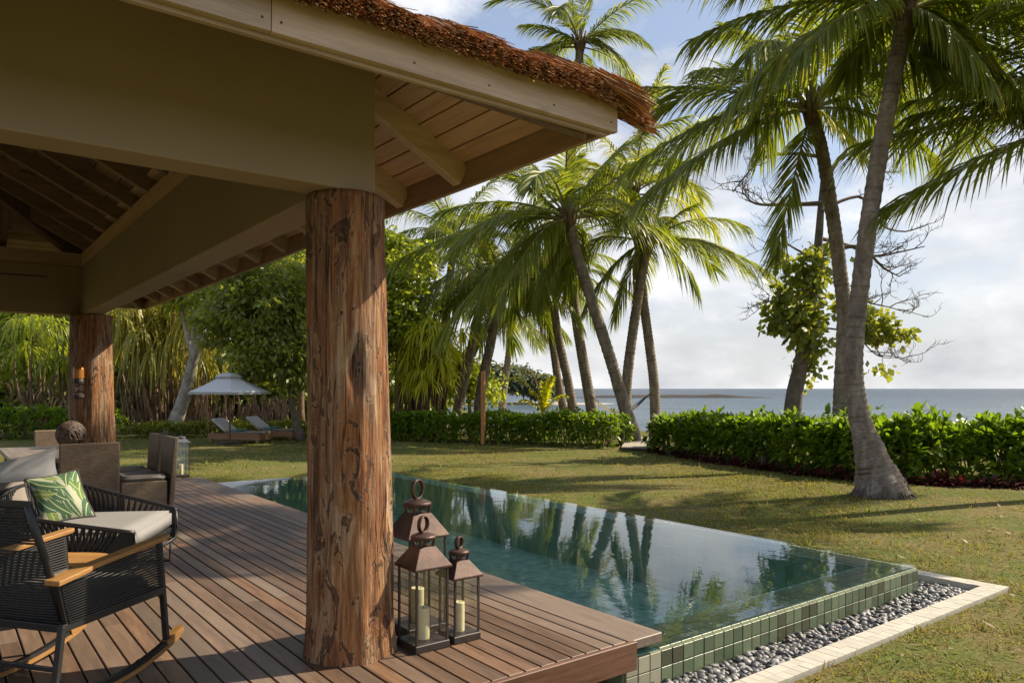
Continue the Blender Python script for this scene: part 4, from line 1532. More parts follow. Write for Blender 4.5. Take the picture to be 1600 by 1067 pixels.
# nearer trees between, left side of frame
for i, (px, d, pts_, n, mat, lab) in enumerate((
        (40, 36, [(30, 470, 36, 70, 45), (90, 500, 36, 40, 40), (-30, 520, 36, 60, 60), (60, 560, 36, 60, 40)], 9000, M_BROADL, 'light green tree far left beyond the low hedge'),
        (230, 37, [(210, 430, 37, 70, 50), (290, 430, 37, 60, 50), (150, 470, 37, 50, 50)], 9000, M_BROAD, 'dark tree rising behind the screw pine thicket'),
        (470, 38, [(430, 400, 38, 80, 60), (520, 420, 38, 70, 60), (350, 420, 38, 60, 40)], 12000, M_BROADL, 'tall sunlit tree behind the dense round tree'))):
    b0 = ground_at(px, d)
    broad_tree('garden_tree', lab, 'tree', b0, [b0, P(px, 600, d), P(px + 4, 540, d), P(px + 8, 480, d)], 0.2, blobs_px(pts_), n, 0.26, mat, 80 + i, clump=0.35)


# ------------------------------------------------------------------ hedges
def resample(line, step):
    pts = [Vector((a, b)) for a, b in line]
    out = []
    for a, b in zip(pts[:-1], pts[1:]):
        n = max(1, int((b - a).length / step))
        out += [a.lerp(b, i / n) for i in range(n)]
    return out + [pts[-1]]


def hedge(name, label, line, depth, h0, h1, dens, leaf, mat, seed, nl=8, stems=True, cat='hedge', up=0.55):
    """line: front foot of the hedge in (lateral, distance) metres"""
    rs = np.random.RandomState(seed)
    pts = resample(line, 0.1)
    n = len(pts)
    seglen = sum((b - a).length for a, b in zip(pts[:-1], pts[1:]))
    N = int(seglen * (depth + h0 + h1) * dens)
    idx = rs.randint(0, n - 1, N)
    base2 = np.array([(p.x, p.y) for p in pts])
    tg = np.gradient(base2, axis=0)
    tg = tg / np.linalg.norm(tg, axis=1)[:, None]
    nrm2 = np.stack([-tg[:, 1], tg[:, 0]], 1)
    back = np.where((nrm2[:, 1:2]) < 0, -nrm2, nrm2)
    th = rs.uniform(0.0, math.pi, N)
    rr_ = 1 - 0.35 * rs.rand(N) ** 2.2
    bump_ = np.array([0.17 * mnoise.noise(Vector((p.x * 1.1, p.y * 1.1, seed))) + 0.09 * mnoise.noise(Vector((p.x * 3.4, p.y * 3.4, seed))) for p in pts])
    frac = idx / n
    h = (h0 + (h1 - h0) * frac) * (1 + bump_[idx]) * (1 + 0.30 * (rs.rand(N) > 0.9) * rs.rand(N))
    c, s_ = np.cos(th), np.sin(th)
    e = 0.72
    x = np.sign(c) * np.abs(c) ** e
    zz = np.abs(s_) ** e
    off = (depth / 2) * (1 + x * -1 * rr_ * (1 + bump_[idx] * 1.5))
    p2 = base2[idx] + back[idx] * off[:, None] + tg[idx] * rs.uniform(-.1, .1, (N, 1))
    z = LAWN + 0.06 + zz * rr_ * h
    wp = np.stack([FX * p2[:, 1] + RX * p2[:, 0], FY * p2[:, 1] + RY * p2[:, 0], z], 1)
    fr = -back[idx] * x[:, None]
    outw = np.stack([FX * fr[:, 1] + RX * fr[:, 0], FY * fr[:, 1] + RY * fr[:, 0], zz * 0.9 + 0.25], 1)
    ax = nrm(outw + rs.normal(0, .3, (N, 3)))
    P0 = np.repeat(wp, nl, 0)
    A = np.repeat(ax, nl, 0)
    spread = fib_dirs(rs, N * nl)
    D = nrm(A * up + spread * 0.75)
    flip = np.sum(D * A, 1) < -0.1
    D[flip] = nrm(D[flip] + A[flip] * 1.3)
    L = leaf * rs.uniform(.6, 1.2, N * nl)
    V, Q = straps(P0, D, L, L * 0.42, rs.uniform(0, .35, N * nl), 2, [0.22, 1.0, 0.35])
    b = W(line[len(line) // 2][0], line[len(line) // 2][1], LAWN)
    t = thing(name, label, cat, b)
    link('foliage', np_mesh('foliage', V - np.array(b), Q), mat, t)
    if stems:
        mb = MB(b)
        for _ in range(int(seglen * 9)):
            i = rs.randint(0, n - 1)
            q = base2[i] + back[i] * depth * rs.uniform(.15, .85)
            a = W(q[0], q[1], LAWN)
            a2 = W(q[0] + rs.normal(0, .15), q[1] + rs.normal(0, .15), LAWN + h0 * rs.uniform(.55, .85))
            mb.tube([a, a2], [0.018, 0.01], 4, cap=False)
        mb.build('stems', M_TWIG, t)['kind'] = 'stuff'
    return t


hedge('hedge', 'long glossy bright green hedge on the right, with the tall palm standing before it', [(3.85, 21.9), (4.9, 18.8), (5.9, 16.2), (6.75, 14.95), (8.0, 14.25), (9.6, 13.85), (12.5, 13.5)], 1.8, 0.90, 1.10, 80, 0.235, M_HEDGE, 91, nl=7, up=0.8)
hedge('hedge', 'glossy green hedge in the middle, from the log column to the garden path', [(-5.2, 26.0), (-2.1, 25.0), (0.4, 23.8), (2.2, 22.8), (3.15, 22.3)], 1.6, 0.86, 0.90, 90, 0.165, M_HEDGE, 92)
hedge('hedge', 'sunlit low hedge at the far left beyond the dining table', [(-21, 26), (-17.5, 26.2), (-14.2, 26.4)], 1.6, 1.0, 0.95, 50, 0.17, M_HEDGE, 93)
hedge('border_planting', 'dark low border planting behind the loungers', [(-14.0, 27.4), (-11, 27.6), (-6.8, 27.8), (-5.2, 27.2)], 1.2, 0.42, 0.5, 60, 0.15, M_BROAD, 94, stems=False, cat='plant border')

# dark red bromeliads at the foot of the right hedge
rb = np.random.RandomState(14)
br_me = []
for q in range(4):
    n = 26
    D = fib_dirs(rb, n)
    D[:, 2] = np.abs(D[:, 2]) * 0.9 + 0.25
    V, Q = straps(rb.normal(0, .012, (n, 3)), D, rb.uniform(.2, .36, n), rb.uniform(.03, .045, n), rb.uniform(.2, .8, n), 3)
    me = np_mesh('bromeliad', V, Q)
    me.materials.append(M_RED)
    br_me.append(me)
line = resample([(3.95, 21.6), (5.0, 18.4), (5.98, 15.9), (6.8, 14.72), (8.0, 14.02), (9.6, 13.62), (11.2, 13.42)], 0.21)
for i, p in enumerate(line):
    for row in range(2 if p.y < 17.5 else 1):
        o = link('bromeliad', br_me[(i * 3 + row) % 4], None, None)
        o.location = W(p.x + rb.normal(0, .05) + 0.06 * row, p.y + rb.normal(0, .06) - 0.24 + row * 0.16, LAWN + 0.01)
        o.rotation_euler = (0, 0, rb.uniform(0, 6.28))
        s = rb.uniform(1.2, 1.8)
        o.scale = (s, s, s)
        tag(o, 'dark red spiky bromeliad in the row at the foot of the right hedge', 'bromeliad', 'bromeliads at the foot of the right hedge')

# ------------------------------------------------------------------ half-bare tree on the shore
b0 = ground_at(1236, 21)
nt_t = thing('bare_tree', 'half bare tree with crooked grey limbs and sparse leaves behind the two tall palms', 'tree', b0)
mb = MB(b0)
tr = catmull([b0, P(1240, 625, 21), P(1252, 565, 21), P(1266, 480, 21), P(1277, 400, 21), P(1283, 320, 21.1), (P(1288, 255, 21.2))], 20)
mb.tube(tr, [0.27 * (1 - i * 0.040) for i in range(21)], 12)
mb.build('trunk', M_TWIG, nt_t, smooth=True)
r9 = random.Random(17)
tw = MB(b0)


def twig(p, d, L, r, depth):
    n = 5
    pts = [p]
    q = p.copy()
    dd = d.normalized()
    for i in range(n):
        dd = (dd + Vector((r9.gauss(0, .22), r9.gauss(0, .22), r9.gauss(0.03, .22)))).normalized()
        q = q + dd * L / n
        pts.append(q.copy())
    tw.tube(pts, [r * (1 - .13 * i) for i in range(n + 1)], 5, cap=False)
    if depth > 0:
        for i in range(1, n + 1):
            if r9.random() < 0.8:
                nd = (dd + Vector((r9.gauss(0, .7), r9.gauss(0, .7), r9.uniform(-.3, 1.1)))).normalized()
                twig(pts[i], nd, L * r9.uniform(.35, .6), max(r * .5, .007), depth - 1)


for br_, r in (([(1286, 300), (1310, 250), (1345, 240), (1365, 262), (1385, 270)], .075), ([(1284, 245), (1235, 240), (1190, 248), (1165, 275), (1145, 300)], .06), ([(1283, 318), (1225, 320), (1180, 318), (1160, 300)], .07),
               ([(1284, 330), (1320, 312), (1350, 310), (1375, 350), (1410, 362), (1440, 355)], .06), ([(1280, 372), (1330, 385), (1365, 400), (1400, 395), (1445, 385)], .06), ([(1279, 400), (1340, 385), (1380, 418), (1405, 432)], .07),
               ([(1278, 410), (1245, 390), (1222, 380), (1205, 400)], .045), ([(1272, 450), (1300, 440), (1350, 470), (1390, 480), (1420, 490)], .04), ([(1258, 520), (1230, 480), (1205, 470), (1192, 480)], .04), ([(1262, 510), (1330, 520), (1370, 555), (1410, 560)], .03)):
    pts = catmull([P(x, y, 21 + r9.uniform(-.5, .5) * (k > 0)) for k, (x, y) in enumerate(br_)], 12)
    tw.tube(pts, [r * (1 - .065 * i) for i in range(13)], 6, cap=False)
    for i in range(4, 13):
        if r9.random() < 0.85:
            dd = (pts[min(i + 1, 12)] - pts[i - 1]).normalized() + Vector((r9.gauss(0, .6), r9.gauss(0, .6), r9.uniform(-.2, 1)))
            twig(pts[i], dd, r9.uniform(.4, .95), .017, 2)
tw.build('limbs', M_TWIG, nt_t, smooth=True)
V, Q = leaf_cloud(np.random.RandomState(18), blobs_px([(1235, 480, 21, 34, 42), (1260, 530, 21, 34, 36), (1215, 505, 21, 24, 18), (1270, 440, 21, 24, 34), (1225, 400, 21, 22, 20), (1350, 505, 21, 34, 24), (1385, 520, 21, 34, 16), (1405, 535, 21, 16, 14), (1265, 580, 21, 14, 22), (1330, 480, 21, 26, 24), (1300, 400, 21, 16, 20), (1370, 570, 21, 10, 8), (1262, 420, 20.7, 26, 40), (1255, 500, 20.7, 36, 50)]), 3000, 0.19, aspect=0.85, clump=0.14, nclump=230, droop=.1, fill=0.6)
link('crown', np_mesh('crown', V - np.array(b0), Q), M_BROAD, nt_t)

# ------------------------------------------------------------------ far shore
bl = [(px, 612 - 26 * math.sin(math.pi * min(1, (px - 640) / 250) ** 0.8), 150, 20, 15) for px in range(640, 866, 12)] + [(740, 592, 150, 30, 18), (800, 590, 150, 36, 16), (845, 604, 150, 18, 16)]
V, Q = leaf_cloud(np.random.RandomState(77), blobs_px(bl), 15000, 0.95, clump=0.8, nclump=1400)
tag(link('headland_wood', np_mesh('headland_wood', V, Q), M_FAR), 'distant wooded headland across the bay', 'woodland', kind='stuff')


def mound(name, line, w, h, mat):
    """low ridge along (lateral, distance) points, for sandbank and reef"""
    vs, fs = [], []
    pts = resample(line, 4)
    m = 7
    for i, p in enumerate(pts):
        e = min(1, min(i, len(pts) - 1 - i) / 5)
        for k in range(m):
            t = k / (m - 1) * 2 - 1
            z = SEA - 0.3 + (h + 0.3) * (1 - t * t) * e * (0.8 + 0.3 * mnoise.noise(Vector((p.x * .3, t, 0))))
            vs.append(W(p.x, p.y + t * w / 2, z))
    for i in range(len(pts) - 1):
        for k in range(m - 1):
            a = i * m + k
            fs.append((a, a + 1, a + m + 1, a + m))
    return tag(MB().add(vs, fs).build(name, mat, smooth=True), kind='structure')


mound('reef', [(15, 262), (60, 268), (96, 262)], 10, 1.35, plain('reef_rock', (0.03, 0.026, 0.022), 0.95, 0.4, 0.3))
mound('sandbank', [(-34, 152), (-10, 150), (18, 158), (30, 168)], 14, 0.7, plain('far_sand', (0.40, 0.36, 0.29), 0.95, 0.15, 0.2))


# ------------------------------------------------------------------ grass blades on the lawn
def build_grass():
    rs = np.random.RandomState(40)
    lst = []
    for d0, d1, n, L, Wd in ((4.6, 7.2, 80000, 0.065, 0.012), (7.2, 10.5, 80000, 0.065, 0.015), (10.5, 16, 90000, 0.075, 0.02), (16, 28, 80000, 0.085, 0.03)):
        d = np.sqrt(rs.uniform(d0 ** 2, d1 ** 2, n * 2))
        lat = rs.uniform(-0.72, 0.74, n * 2) * d
        x, y = FX * d + RX * lat, FY * d + RY * lat
        ok = ~((x < 7.57) & (y > 2.65) & (y < 13.1)) & ~((x < 3.6) & (y > 3.0) & (y < 13.95)) & ~((x > 7.0) & (x < 7.55) & (y > 2.6) & (y < 5.2))
        ok &= (y > -1) & (shore_dist(lat, d) < -4.5)
        # open ground where the pool's far side meets the turf
        ok |= (x > 7.02) & (y > 5.3) & (shore_dist(lat, d) < -4.5)
        ok &= ~((x > 3.2) & (x < 7.02) & (y > 3.1) & (y < 13.05))
        ptc = np.array([mnoise.noise(Vector((a * 1.5, b * 1.5, 3))) for a, b in zip(x, y)])
        ok &= rs.rand(n * 2) < np.clip(0.6 + ptc * 0.9, 0.12, 1)
        x, y = x[ok][:n], y[ok][:n]
        m = len(x)
        z = np.full(m, LAWN - 0.004) 
        D = fib_dirs(rs, m)
        D[:, 2] = np.abs(D[:, 2]) * 0.6 + 0.22
        pt2 = np.array([mnoise.noise(Vector((a * 4.2, b * 4.2, 9))) for a, b in zip(x, y)])
        LL = L * rs.uniform(.5, 1.3, m) * np.clip(1.1 + pt2 * 1.3, .5, 1.8)
        V, Q = straps(np.stack([x, y, z], 1), D, LL, Wd * rs.uniform(.7, 1.2, m), rs.uniform(.2, .9, m), 1, [1.0, 0.25])
        lst.append((V, Q))
    V, Q = joinvq(lst)
    m = leafmat('grass_blade', (0.055, 0.075, 0.013), (0.27, 0.295, 0.066), 0.34, 0.6, spec=0.12, yellow=(0.26, 0.175, 0.075), ymix=0.36, tcol=(2.0, 1.8, 0.8))
    tag(link('grass', np_mesh('grass', V, Q), m), 'short mixed green and brown lawn grass', 'grass', kind='stuff')


build_grass()


def build_litter():
    rs = np.random.RandomState(61)
    n = 900
    d = rs.uniform(5.0, 22, n)
    lat = rs.uniform(-0.3, 0.72, n) * d
    x, y = FX * d + RX * lat, FY * d + RY * lat
    ok = ~((x < 7.6) & (y > 2.55) & (y < 13.1)) & (y > 0) & (shore_dist(lat, d) < -6)
    x, y = x[ok][:420], y[ok][:420]
    m = len(x)
    D = fib_dirs(rs, m)
    D[:, 2] = rs.uniform(-.05, .2, m)
    V, Q = straps(np.stack([x, y, np.full(m, LAWN + .035)], 1), D, rs.uniform(.04, .13, m), rs.uniform(.018, .04, m), rs.uniform(-.3, .4, m), 2, [.2, 1, .1])
    tag(link('fallen_leaves', np_mesh('fallen_leaves', V, Q), M_DRY), 'dry fallen leaves scattered on the lawn', 'leaf litter', kind='stuff')


build_litter()

# ------------------------------------------------------------------ lanterns and candles
M_COPPER = plain('aged_copper', (0.066, 0.037, 0.028), 0.5, 0.55, 9, metal=0.4, bmp=0.15)
M_IRON = plain('dark_bronze', (0.035, 0.026, 0.022), 0.5, 0.3, 10, bmp=0.1)
M_CANDLE = plain('ivory_wax', (0.78, 0.68, 0.40), 0.45, 0.05, 5, bmp=0.02)
M_WICK = plain('wick', (0.02, 0.02, 0.02), 0.9)
M_ZINC = plain('grey_zinc', (0.13, 0.13, 0.15), 0.45, 0.15, 8, metal=0.4)


def glass_mat():
    m, nt, b = new_mat('clear_glass')
    nt.nodes.remove(b)
    tr = nt.nodes.new('ShaderNodeBsdfTransparent')
    tr.inputs['Color'].default_value = (0.97, 0.98, 0.975, 1)
    gl = nt.nodes.new('ShaderNodeBsdfGlossy')
    gl.inputs['Roughness'].default_value = 0.02
    mx = nt.nodes.new('ShaderNodeMixShader')
    mx.inputs[0].default_value = 0.05
    lk(nt, tr.outputs[0], mx.inputs[1])
    lk(nt, gl.outputs[0], mx.inputs[2])
    lk(nt, mx.outputs[0], nt.nodes['Material Output'].inputs['Surface'])
    return m


M_GLASS = glass_mat()


def lantern(label, loc, s, zb, zr, zn, zc, zt, roofm, rot=0.0, candle=(0.038, 0.18), clabel='', group='standing candle lanterns on the deck'):
    """s body width, zb roof eave, zr roof top, zn under cap, zc cap top, zt ring top"""
    t = thing('lantern', label, 'lantern', loc, rot, group)
    h = s / 2
    MB().box((0, 0, 0.022), (s + 0.012, s + 0.012, 0.044), bev=0.004).build('base', M_IRON, t)
    p = 0.012
    for sx in (-1, 1):
        for sy in (-1, 1):
            MB().box((sx * (h - p / 2), sy * (h - p / 2), (0.044 + zb) / 2), (p, p, zb - 0.044)).build('post', M_IRON, t)
    for a in range(4):
        R = Matrix.Rotation(a * math.pi / 2, 3, 'Z')
        c = R @ Vector((h - p / 2, 0, 0))
        MB().box((c.x, c.y, (0.046 + zb) / 2), (0.003, s - 2 * p - 0.002, zb - 0.05), R).build('glass_pane', M_GLASS, t)
    e = h + 0.016
    w = s * 0.24
    MB().add([(-e, -e, zb), (e, -e, zb), (e, e, zb), (-e, e, zb), (-e, -e, zb + .012), (e, -e, zb + .012), (e, e, zb + .012), (-e, e, zb + .012), (-w, -w, zr), (w, -w, zr), (w, w, zr), (-w, w, zr)],
             [(3, 2, 1, 0), (0, 1, 5, 4), (1, 2, 6, 5), (2, 3, 7, 6), (3, 0, 4, 7), (4, 5, 9, 8), (5, 6, 10, 9), (6, 7, 11, 10), (7, 4, 8, 11), (8, 9, 10, 11)]).build('roof', roofm, t, bevel=0.003)
    mb = MB()
    for sx in (-1, 1):
        for sy in (-1, 1):
            mb.bar((sx * w * .8, sy * w * .8, zr - .002), (sx * w * .92, sy * w * .92, zn + .002), 0.016, 0.016)
    for sx, sy in ((1, 0), (-1, 0), (0, 1), (0, -1)):
        mb.add([(sx * w - sy * w * .9, sy * w + sx * w * .9, zn), (sx * w + sy * w * .9, sy * w - sx * w * .9, zn), (sx * w * .8, sy * w * .8, zr + (zn - zr) * .35)], [(0, 1, 2)])
    mb.build('neck', roofm, t)
    c = s * 0.34
    MB().lathe([(c, zn), (c, zn + .01), (c * .93, zn + .016), (c * .5, zc - .004), (c * .3, zc)], n=24).build('cap', roofm, t, smooth=False)
    R = (zt - zc) / 2
    pts = []
    for i in range(25):
        a = -math.pi * .62 + (math.pi * 1.24 + math.pi) * 0 + i / 24 * math.pi * 1.9 - math.pi * .33
        a = math.pi * 1.5 + (i / 24 - .5) * 2 * math.pi
        pts.append((R * .82 * math.cos(a), 0, zc + R * .86 + R * .88 * math.sin(a)))
    mb = MB().tube(pts, 0.0065, 8)
    mb.v = [(x, y * 2.2, z) for x, y, z in mb.v]
    o = mb.build('handle', roofm, t, smooth=True)
    o.rotation_euler = (0, 0, rad(25))
    if candle:
        r, hh = candle
        ct = thing('candle', clabel, 'candle', Vector(loc) + Vector((0, 0, 0.044)), 0, 'ivory pillar candles in the lanterns')
        MB().lathe([(r, 0), (r, hh - .004), (r * .9, hh), (r * .5, hh - .006)], n=24).build('wax', M_CANDLE, ct, smooth=False, bevel=0.002)
        MB().tube([(0, 0, hh - .008), (0.002, 0, hh + .012)], 0.0018, 6).build('wick', M_WICK, ct)
    return t


lantern('copper roofed lantern standing in front, touching the foot of the log column', (2.257, 3.797, 0), 0.215, 0.465, 0.585, 0.63, 0.662, 0.768, M_COPPER, clabel='ivory candle in the front lantern next to the log')
lantern('largest copper lantern, half hidden behind the front one by the log column', (2.395, 4.10, 0), 0.262, 0.580, 0.725, 0.775, 0.812, 0.945, M_COPPER, candle=(0.042, 0.21), clabel='taller ivory candle in the large rear lantern')
lantern('smallest copper lantern, right of the other two on the deck', (2.50, 3.785, 0), 0.178, 0.375, 0.475, 0.512, 0.54, 0.618, M_COPPER, candle=(0.033, 0.175), clabel='ivory candle in the smallest lantern on the right')
lantern('grey roofed lantern standing alone at the far end of the deck', (3.30, 13.55, 0), 0.22, 0.58, 0.66, 0.665, 0.675, 0.70, M_ZINC, candle=(0.035, 0.17), clabel='ivory candle in the far lantern at the deck end')

# ------------------------------------------------------------------ rope furniture
M_ROPE = plain('charcoal_rope', (0.022, 0.022, 0.023), 0.62, 0.35, 60, bmp=0.4)
M_GREY = plain('pale_grey_canvas', (0.235, 0.23, 0.225), 0.85, 0.04, 3, bmp=0.12)
M_TAUPE = plain('taupe_canvas', (0.23, 0.20, 0.175), 0.85, 0.06, 4, bmp=0.12)
M_WHITE = plain('white_canvas', (0.50, 0.495, 0.49), 0.85, 0.03, 3, bmp=0.1)
M_DARKC = plain('dark_piping', (0.05, 0.048, 0.046), 0.8, 0.2, 6)


def soft_box(name, c, s, mat, parent, bev=0.03, rot=None, seed=0):
    bm = bmesh.new()
    bmesh.ops.create_cube(bm, size=1)
    bmesh.ops.scale(bm, vec=s, verts=bm.verts)
    bmesh.ops.bevel(bm, geom=bm.edges[:], offset=bev, segments=4, affect='EDGES')
    bmesh.ops.subdivide_edges(bm, edges=[e for e in bm.edges if e.calc_length() > 0.15], cuts=5, use_grid_fill=True)
    for v in bm.verts:
        q = v.co * 3.2 + Vector((seed, 0, 0))
        v.co += v.co.normalized() * 0.012 * mnoise.noise(q)
    me = bpy.data.meshes.new(name)
    bm.to_mesh(me)
    bm.free()
    o = link(name, me, mat, parent, c, smooth=True)
    if rot:
        o.rotation_euler = rot
    return o


def rocking_chair():
    t = thing('rocking_chair', 'black rope rocking chair with teak arms in the near left corner', 'rocking chair', W(-2.32, 3.89, 0), rad(36.3))
    t.scale = (0.8, 1, 1)
    y = 0.33
    for sy in (-1, 1):
        a = MB()
        a.add([(-.47, sy * y - .045, .595), (-.47, sy * y + .045, .595), (-.26, sy * y + .05, .622), (-.2, sy * y + .032, .628), (.40, sy * y + .032, .672), (.45, sy * y + .02, .676), (.45, sy * y - .02, .676), (.40, sy * y - .032, .672), (-.2, sy * y - .032, .628), (-.26, sy * y - .05, .622)] +
              [(-.47, sy * y - .045, .62), (-.47, sy * y + .045, .62), (-.26, sy * y + .05, .647), (-.2, sy * y + .032, .653), (.40, sy * y + .032, .697), (.45, sy * y + .02, .700), (.45, sy * y - .02, .700), (.40, sy * y - .032, .697), (-.2, sy * y - .032, .653), (-.26, sy * y - .05, .647)],
              [tuple(range(9, -1, -1)), tuple(range(10, 20))] + [(i, (i + 1) % 10, 10 + (i + 1) % 10, 10 + i) for i in range(10)])
        a.build('armrest', M_TEAK, t, bevel=0.005)
        MB().bar((.37, sy * y, .668), (.44, sy * y, .115), .032, .03, up=(1, 0, 0)).build('leg', M_BLACK, t, bevel=0.004)
        MB().bar((-.40, sy * y, .395), (-.46, sy * y, .055), .032, .03, up=(1, 0, 0)).build('leg', M_BLACK, t, bevel=0.004)
        MB().bar((-.365, sy * y, .39), (-.43, sy * y, .60), .026, .028, up=(1, 0, 0)).build('arm_support', M_BLACK, t, bevel=0.003)
        MB().bar((-.41, sy * y, .385), (.405, sy * y, .40), .03, .036).build('seat_rail', M_BLACK, t, bevel=0.003)
        MB().tube([(-.33, sy * .285, .38), (-.45, sy * .285, .69), (-.575, sy * .285, .98)], .019, 10).build('back_post', M_BLACK, t, smooth=True)
        rk = [(-.72 + 1.27 * i / 20, sy * y, .042 + .27 * (-.72 + 1.27 * i / 20 + .06) ** 2) for i in range(21)]
        m = MB()
        for p, q in zip(rk[:-1], rk[1:]):
            m.bar(p, q, .03, .022)
        m.build('rocker', M_BLACK, t)
        m = MB()
        for p, q in zip(rk[:-1], rk[1:]):
            m.bar(Vector(p) - Vector((0, 0, .023)), Vector(q) - Vector((0, 0, .023)), .042, .022)
        m.bar(Vector(rk[-3]) - Vector((0, 0, .004)), Vector(rk[-1]) + Vector((.03, 0, .008)), .046, .034)
        m.build('rocker_runner', M_TEAK, t)
        w = MB()
        for k in range(17):
            f = k / 16
            z0, z1 = .405 + f * .195, .42 + f * .235
            x0, x1 = -.37 - .06 * f, .40 - .025 * f
            w.tube([(x0, sy * y + .016, z0), (x1, sy * y + .016, z1)], .0052, 5)
            w.tube([(x0, sy * y - .016, z0), (x1, sy * y - .016, z1)], .0052, 5)
        o = w.build('rope_weave', M_ROPE, t, smooth=True)
        o['kind'] = 'stuff'
    MB().bar((-.575, -.30, .98), (-.575, .30, .98), .03, .03).build('top_rail', M_BLACK, t, bevel=0.004)
    MB().bar((-.40, -.315, .385), (-.40, .315, .385), .03, .036).build('seat_rail', M_BLACK, t, bevel=0.003)
    MB().bar((.39, -.315, .40), (.39, .315, .40), .03, .036).build('seat_rail', M_BLACK, t, bevel=0.003)
    MB().bar((-.43, -.315, .20), (-.43, .315, .20), .022, .022).build('stretcher', M_BLACK, t, bevel=0.003)
    w = MB()
    for k in range(40):
        f = k / 39
        x, z = -.34 - .225 * f, .41 + .55 * f
        if 24 < k < 27:
            continue
        sag = .02
        w.tube([(x, -.285, z), (x - sag, -.12, z), (x - sag, .12, z), (x, .285, z)], .0058, 5)
    o = w.build('rope_back', M_ROPE, t, smooth=True)
    o['kind'] = 'stuff'
    w = MB()
    for k in range(44):
        x = -.38 + .75 * k / 43
        w.tube([(x, -.32, .398), (x, .32, .398)], .006, 5)
    o = w.build('rope_seat', M_ROPE, t, smooth=True)
    o['kind'] = 'stuff'
    soft_box('seat_cushion', (.04, 0, .448), (.62, .58, .085), M_GREY, t, .03, seed=2)


rocking_chair()


def lounge_chair():
    t = thing('lounge_chair', 'wide low black rope armchair with a pale grey seat cushion', 'armchair', W(-3.30, 5.91, 0), rad(-28.7))
    soft_box('seat_cushion', (.03, 0, .385), (.86, 1.0, .14), M_GREY, t, .022, seed=4)
    MB().box((.0, 0, .285), (.90, 1.02, .045), bev=.008).build('seat_frame', M_BLACK, t)
    w = MB()
    for sy in (-1, 1):
        hz = (.74, .71, .60, .475, .45) if sy > 0 else (.68, .62, .545, .468, .45)
        r = catmull([(x_, sy * y_, z_) for x_, y_, z_ in zip((-.52, -.42, -.05, .40, .475), (.50, .56, .565, .55, .52), hz)], 16)
        MB().tube(r, .017, 8).build('top_rail', M_BLACK, t, smooth=True)
        lo = [(-.48, sy * .50, .20), (.47, sy * .51, .21)]
        MB().tube(lo, .014, 8).build('lower_rail', M_BLACK, t, smooth=True)
        n = 40
        for k in range(n + 1):
            f = k / n
            i = f * 16
            a = r[min(int(i), 15)].lerp(r[min(int(i) + 1, 16)], i - int(i))
            b = Vector(lo[0]).lerp(Vector(lo[1]), max(0, f - .035))
            w.bar(a, b, .017, .006, up=(0, sy, 0))
            w.bar(a - Vector((0, sy * .02, 0)), Vector(lo[0]).lerp(Vector(lo[1]), min(1, f + .035)) - Vector((0, sy * .02, 0)), .017, .006, up=(0, sy, 0))
        MB().tube([(.44, sy * .50, .21), (.43, sy * .50, .02), (-.40, sy * .48, .02), (-.42, sy * .48, .21)], .012, 8).build('sled_leg', M_BLACK, t, smooth=True)
    MB().tube([(-.52, -.50, .68), (-.56, 0, .73), (-.52, .50, .74)], .017, 8).build('back_rail', M_BLACK, t, smooth=True)
    MB().tube([(.475, -.52, .45), (.485, -.52, .30), (.47, -.51, .21), (.47, .51, .21), (.485, .52, .30), (.475, .52, .45)], .012, 8).build('front_rail', M_BLACK, t, smooth=True)
    for k in range(30):
        y = -.49 + .98 * k / 29
        w.bar((-.53 - .03 * math.cos(y * 3), y, .745), (-.48, y, .2), .02, .006, up=(1, 0, 0))
    o = w.build('rope_strands', M_ROPE, t)
    o['kind'] = 'stuff'


lounge_chair()


def pillow(name, label, corners, thick, mat, cat='cushion', pipe=None, bulge=1.0):
    """corners: TL, TR, BR, BL in space"""
    c = [Vector(q) for q in corners]
    ctr = sum(c, Vector()) / 4
    t = thing(name, label, cat, ctr)
    nrm_ = (c[1] - c[0]).cross(c[3] - c[0]).normalized()
    n = 18
    for_uv = []
    vs, fs = [], []
    for side in (1, -1):
        for j in range(n + 1):
            for i in range(n + 1):
                u, v = i / n, j / n
                pin = 1 - 0.10 * (4 * u * (1 - u)) * (abs(v - .5) * 2) ** 3 
                uu = .5 + (u - .5) * (1 - 0.09 * 4 * v * (1 - v))
                vv = .5 + (v - .5) * (1 - 0.09 * 4 * u * (1 - u))
                p = (c[0] * (1 - uu) + c[1] * uu) * (1 - vv) + (c[3] * (1 - uu) + c[2] * uu) * vv
                b = (max(0, math.sin(math.pi * u)) * max(0, math.sin(math.pi * v))) ** 0.55
                wr = 1 + 0.14 * mnoise.noise(Vector((u * 4, v * 4, side + thick * 40)))
                vs.append(p + nrm_ * side * thick / 2 * b * wr * bulge - ctr)
                for_uv.append((u, v))
    m = (n + 1) * (n + 1)
    for s in range(2):
        for j in range(n):
            for i in range(n):
                a = s * m + j * (n + 1) + i
                q = (a, a + 1, a + n + 2, a + n + 1)
                fs.append(q if s else q[::-1])
    me = bpy.data.meshes.new('cover')
    me.from_pydata(vs, [], fs)
    uvl = me.uv_layers.new(name='UVMap')
    for lp in me.loops:
        uvl.data[lp.index].uv = for_uv[lp.vertex_index]
    link('cover', me, mat, t, smooth=True)
    if pipe is not None:
        ring = []
        for k in range(4 * n):
            e, f = divmod(k, n)
            f /= n
            u, v = ((f, 0), (1, f), (1 - f, 1), (0, 1 - f))[e]
            uu = .5 + (u - .5) * (1 - 0.09 * 4 * v * (1 - v))
            vv = .5 + (v - .5) * (1 - 0.09 * 4 * u * (1 - u))
            ring.append((c[0] * (1 - uu) + c[1] * uu) * (1 - vv) + (c[3] * (1 - uu) + c[2] * uu) * vv - ctr)
        MB().tube(ring + [ring[0]], .008, 6).build('piping', pipe, t, smooth=True)
    return t


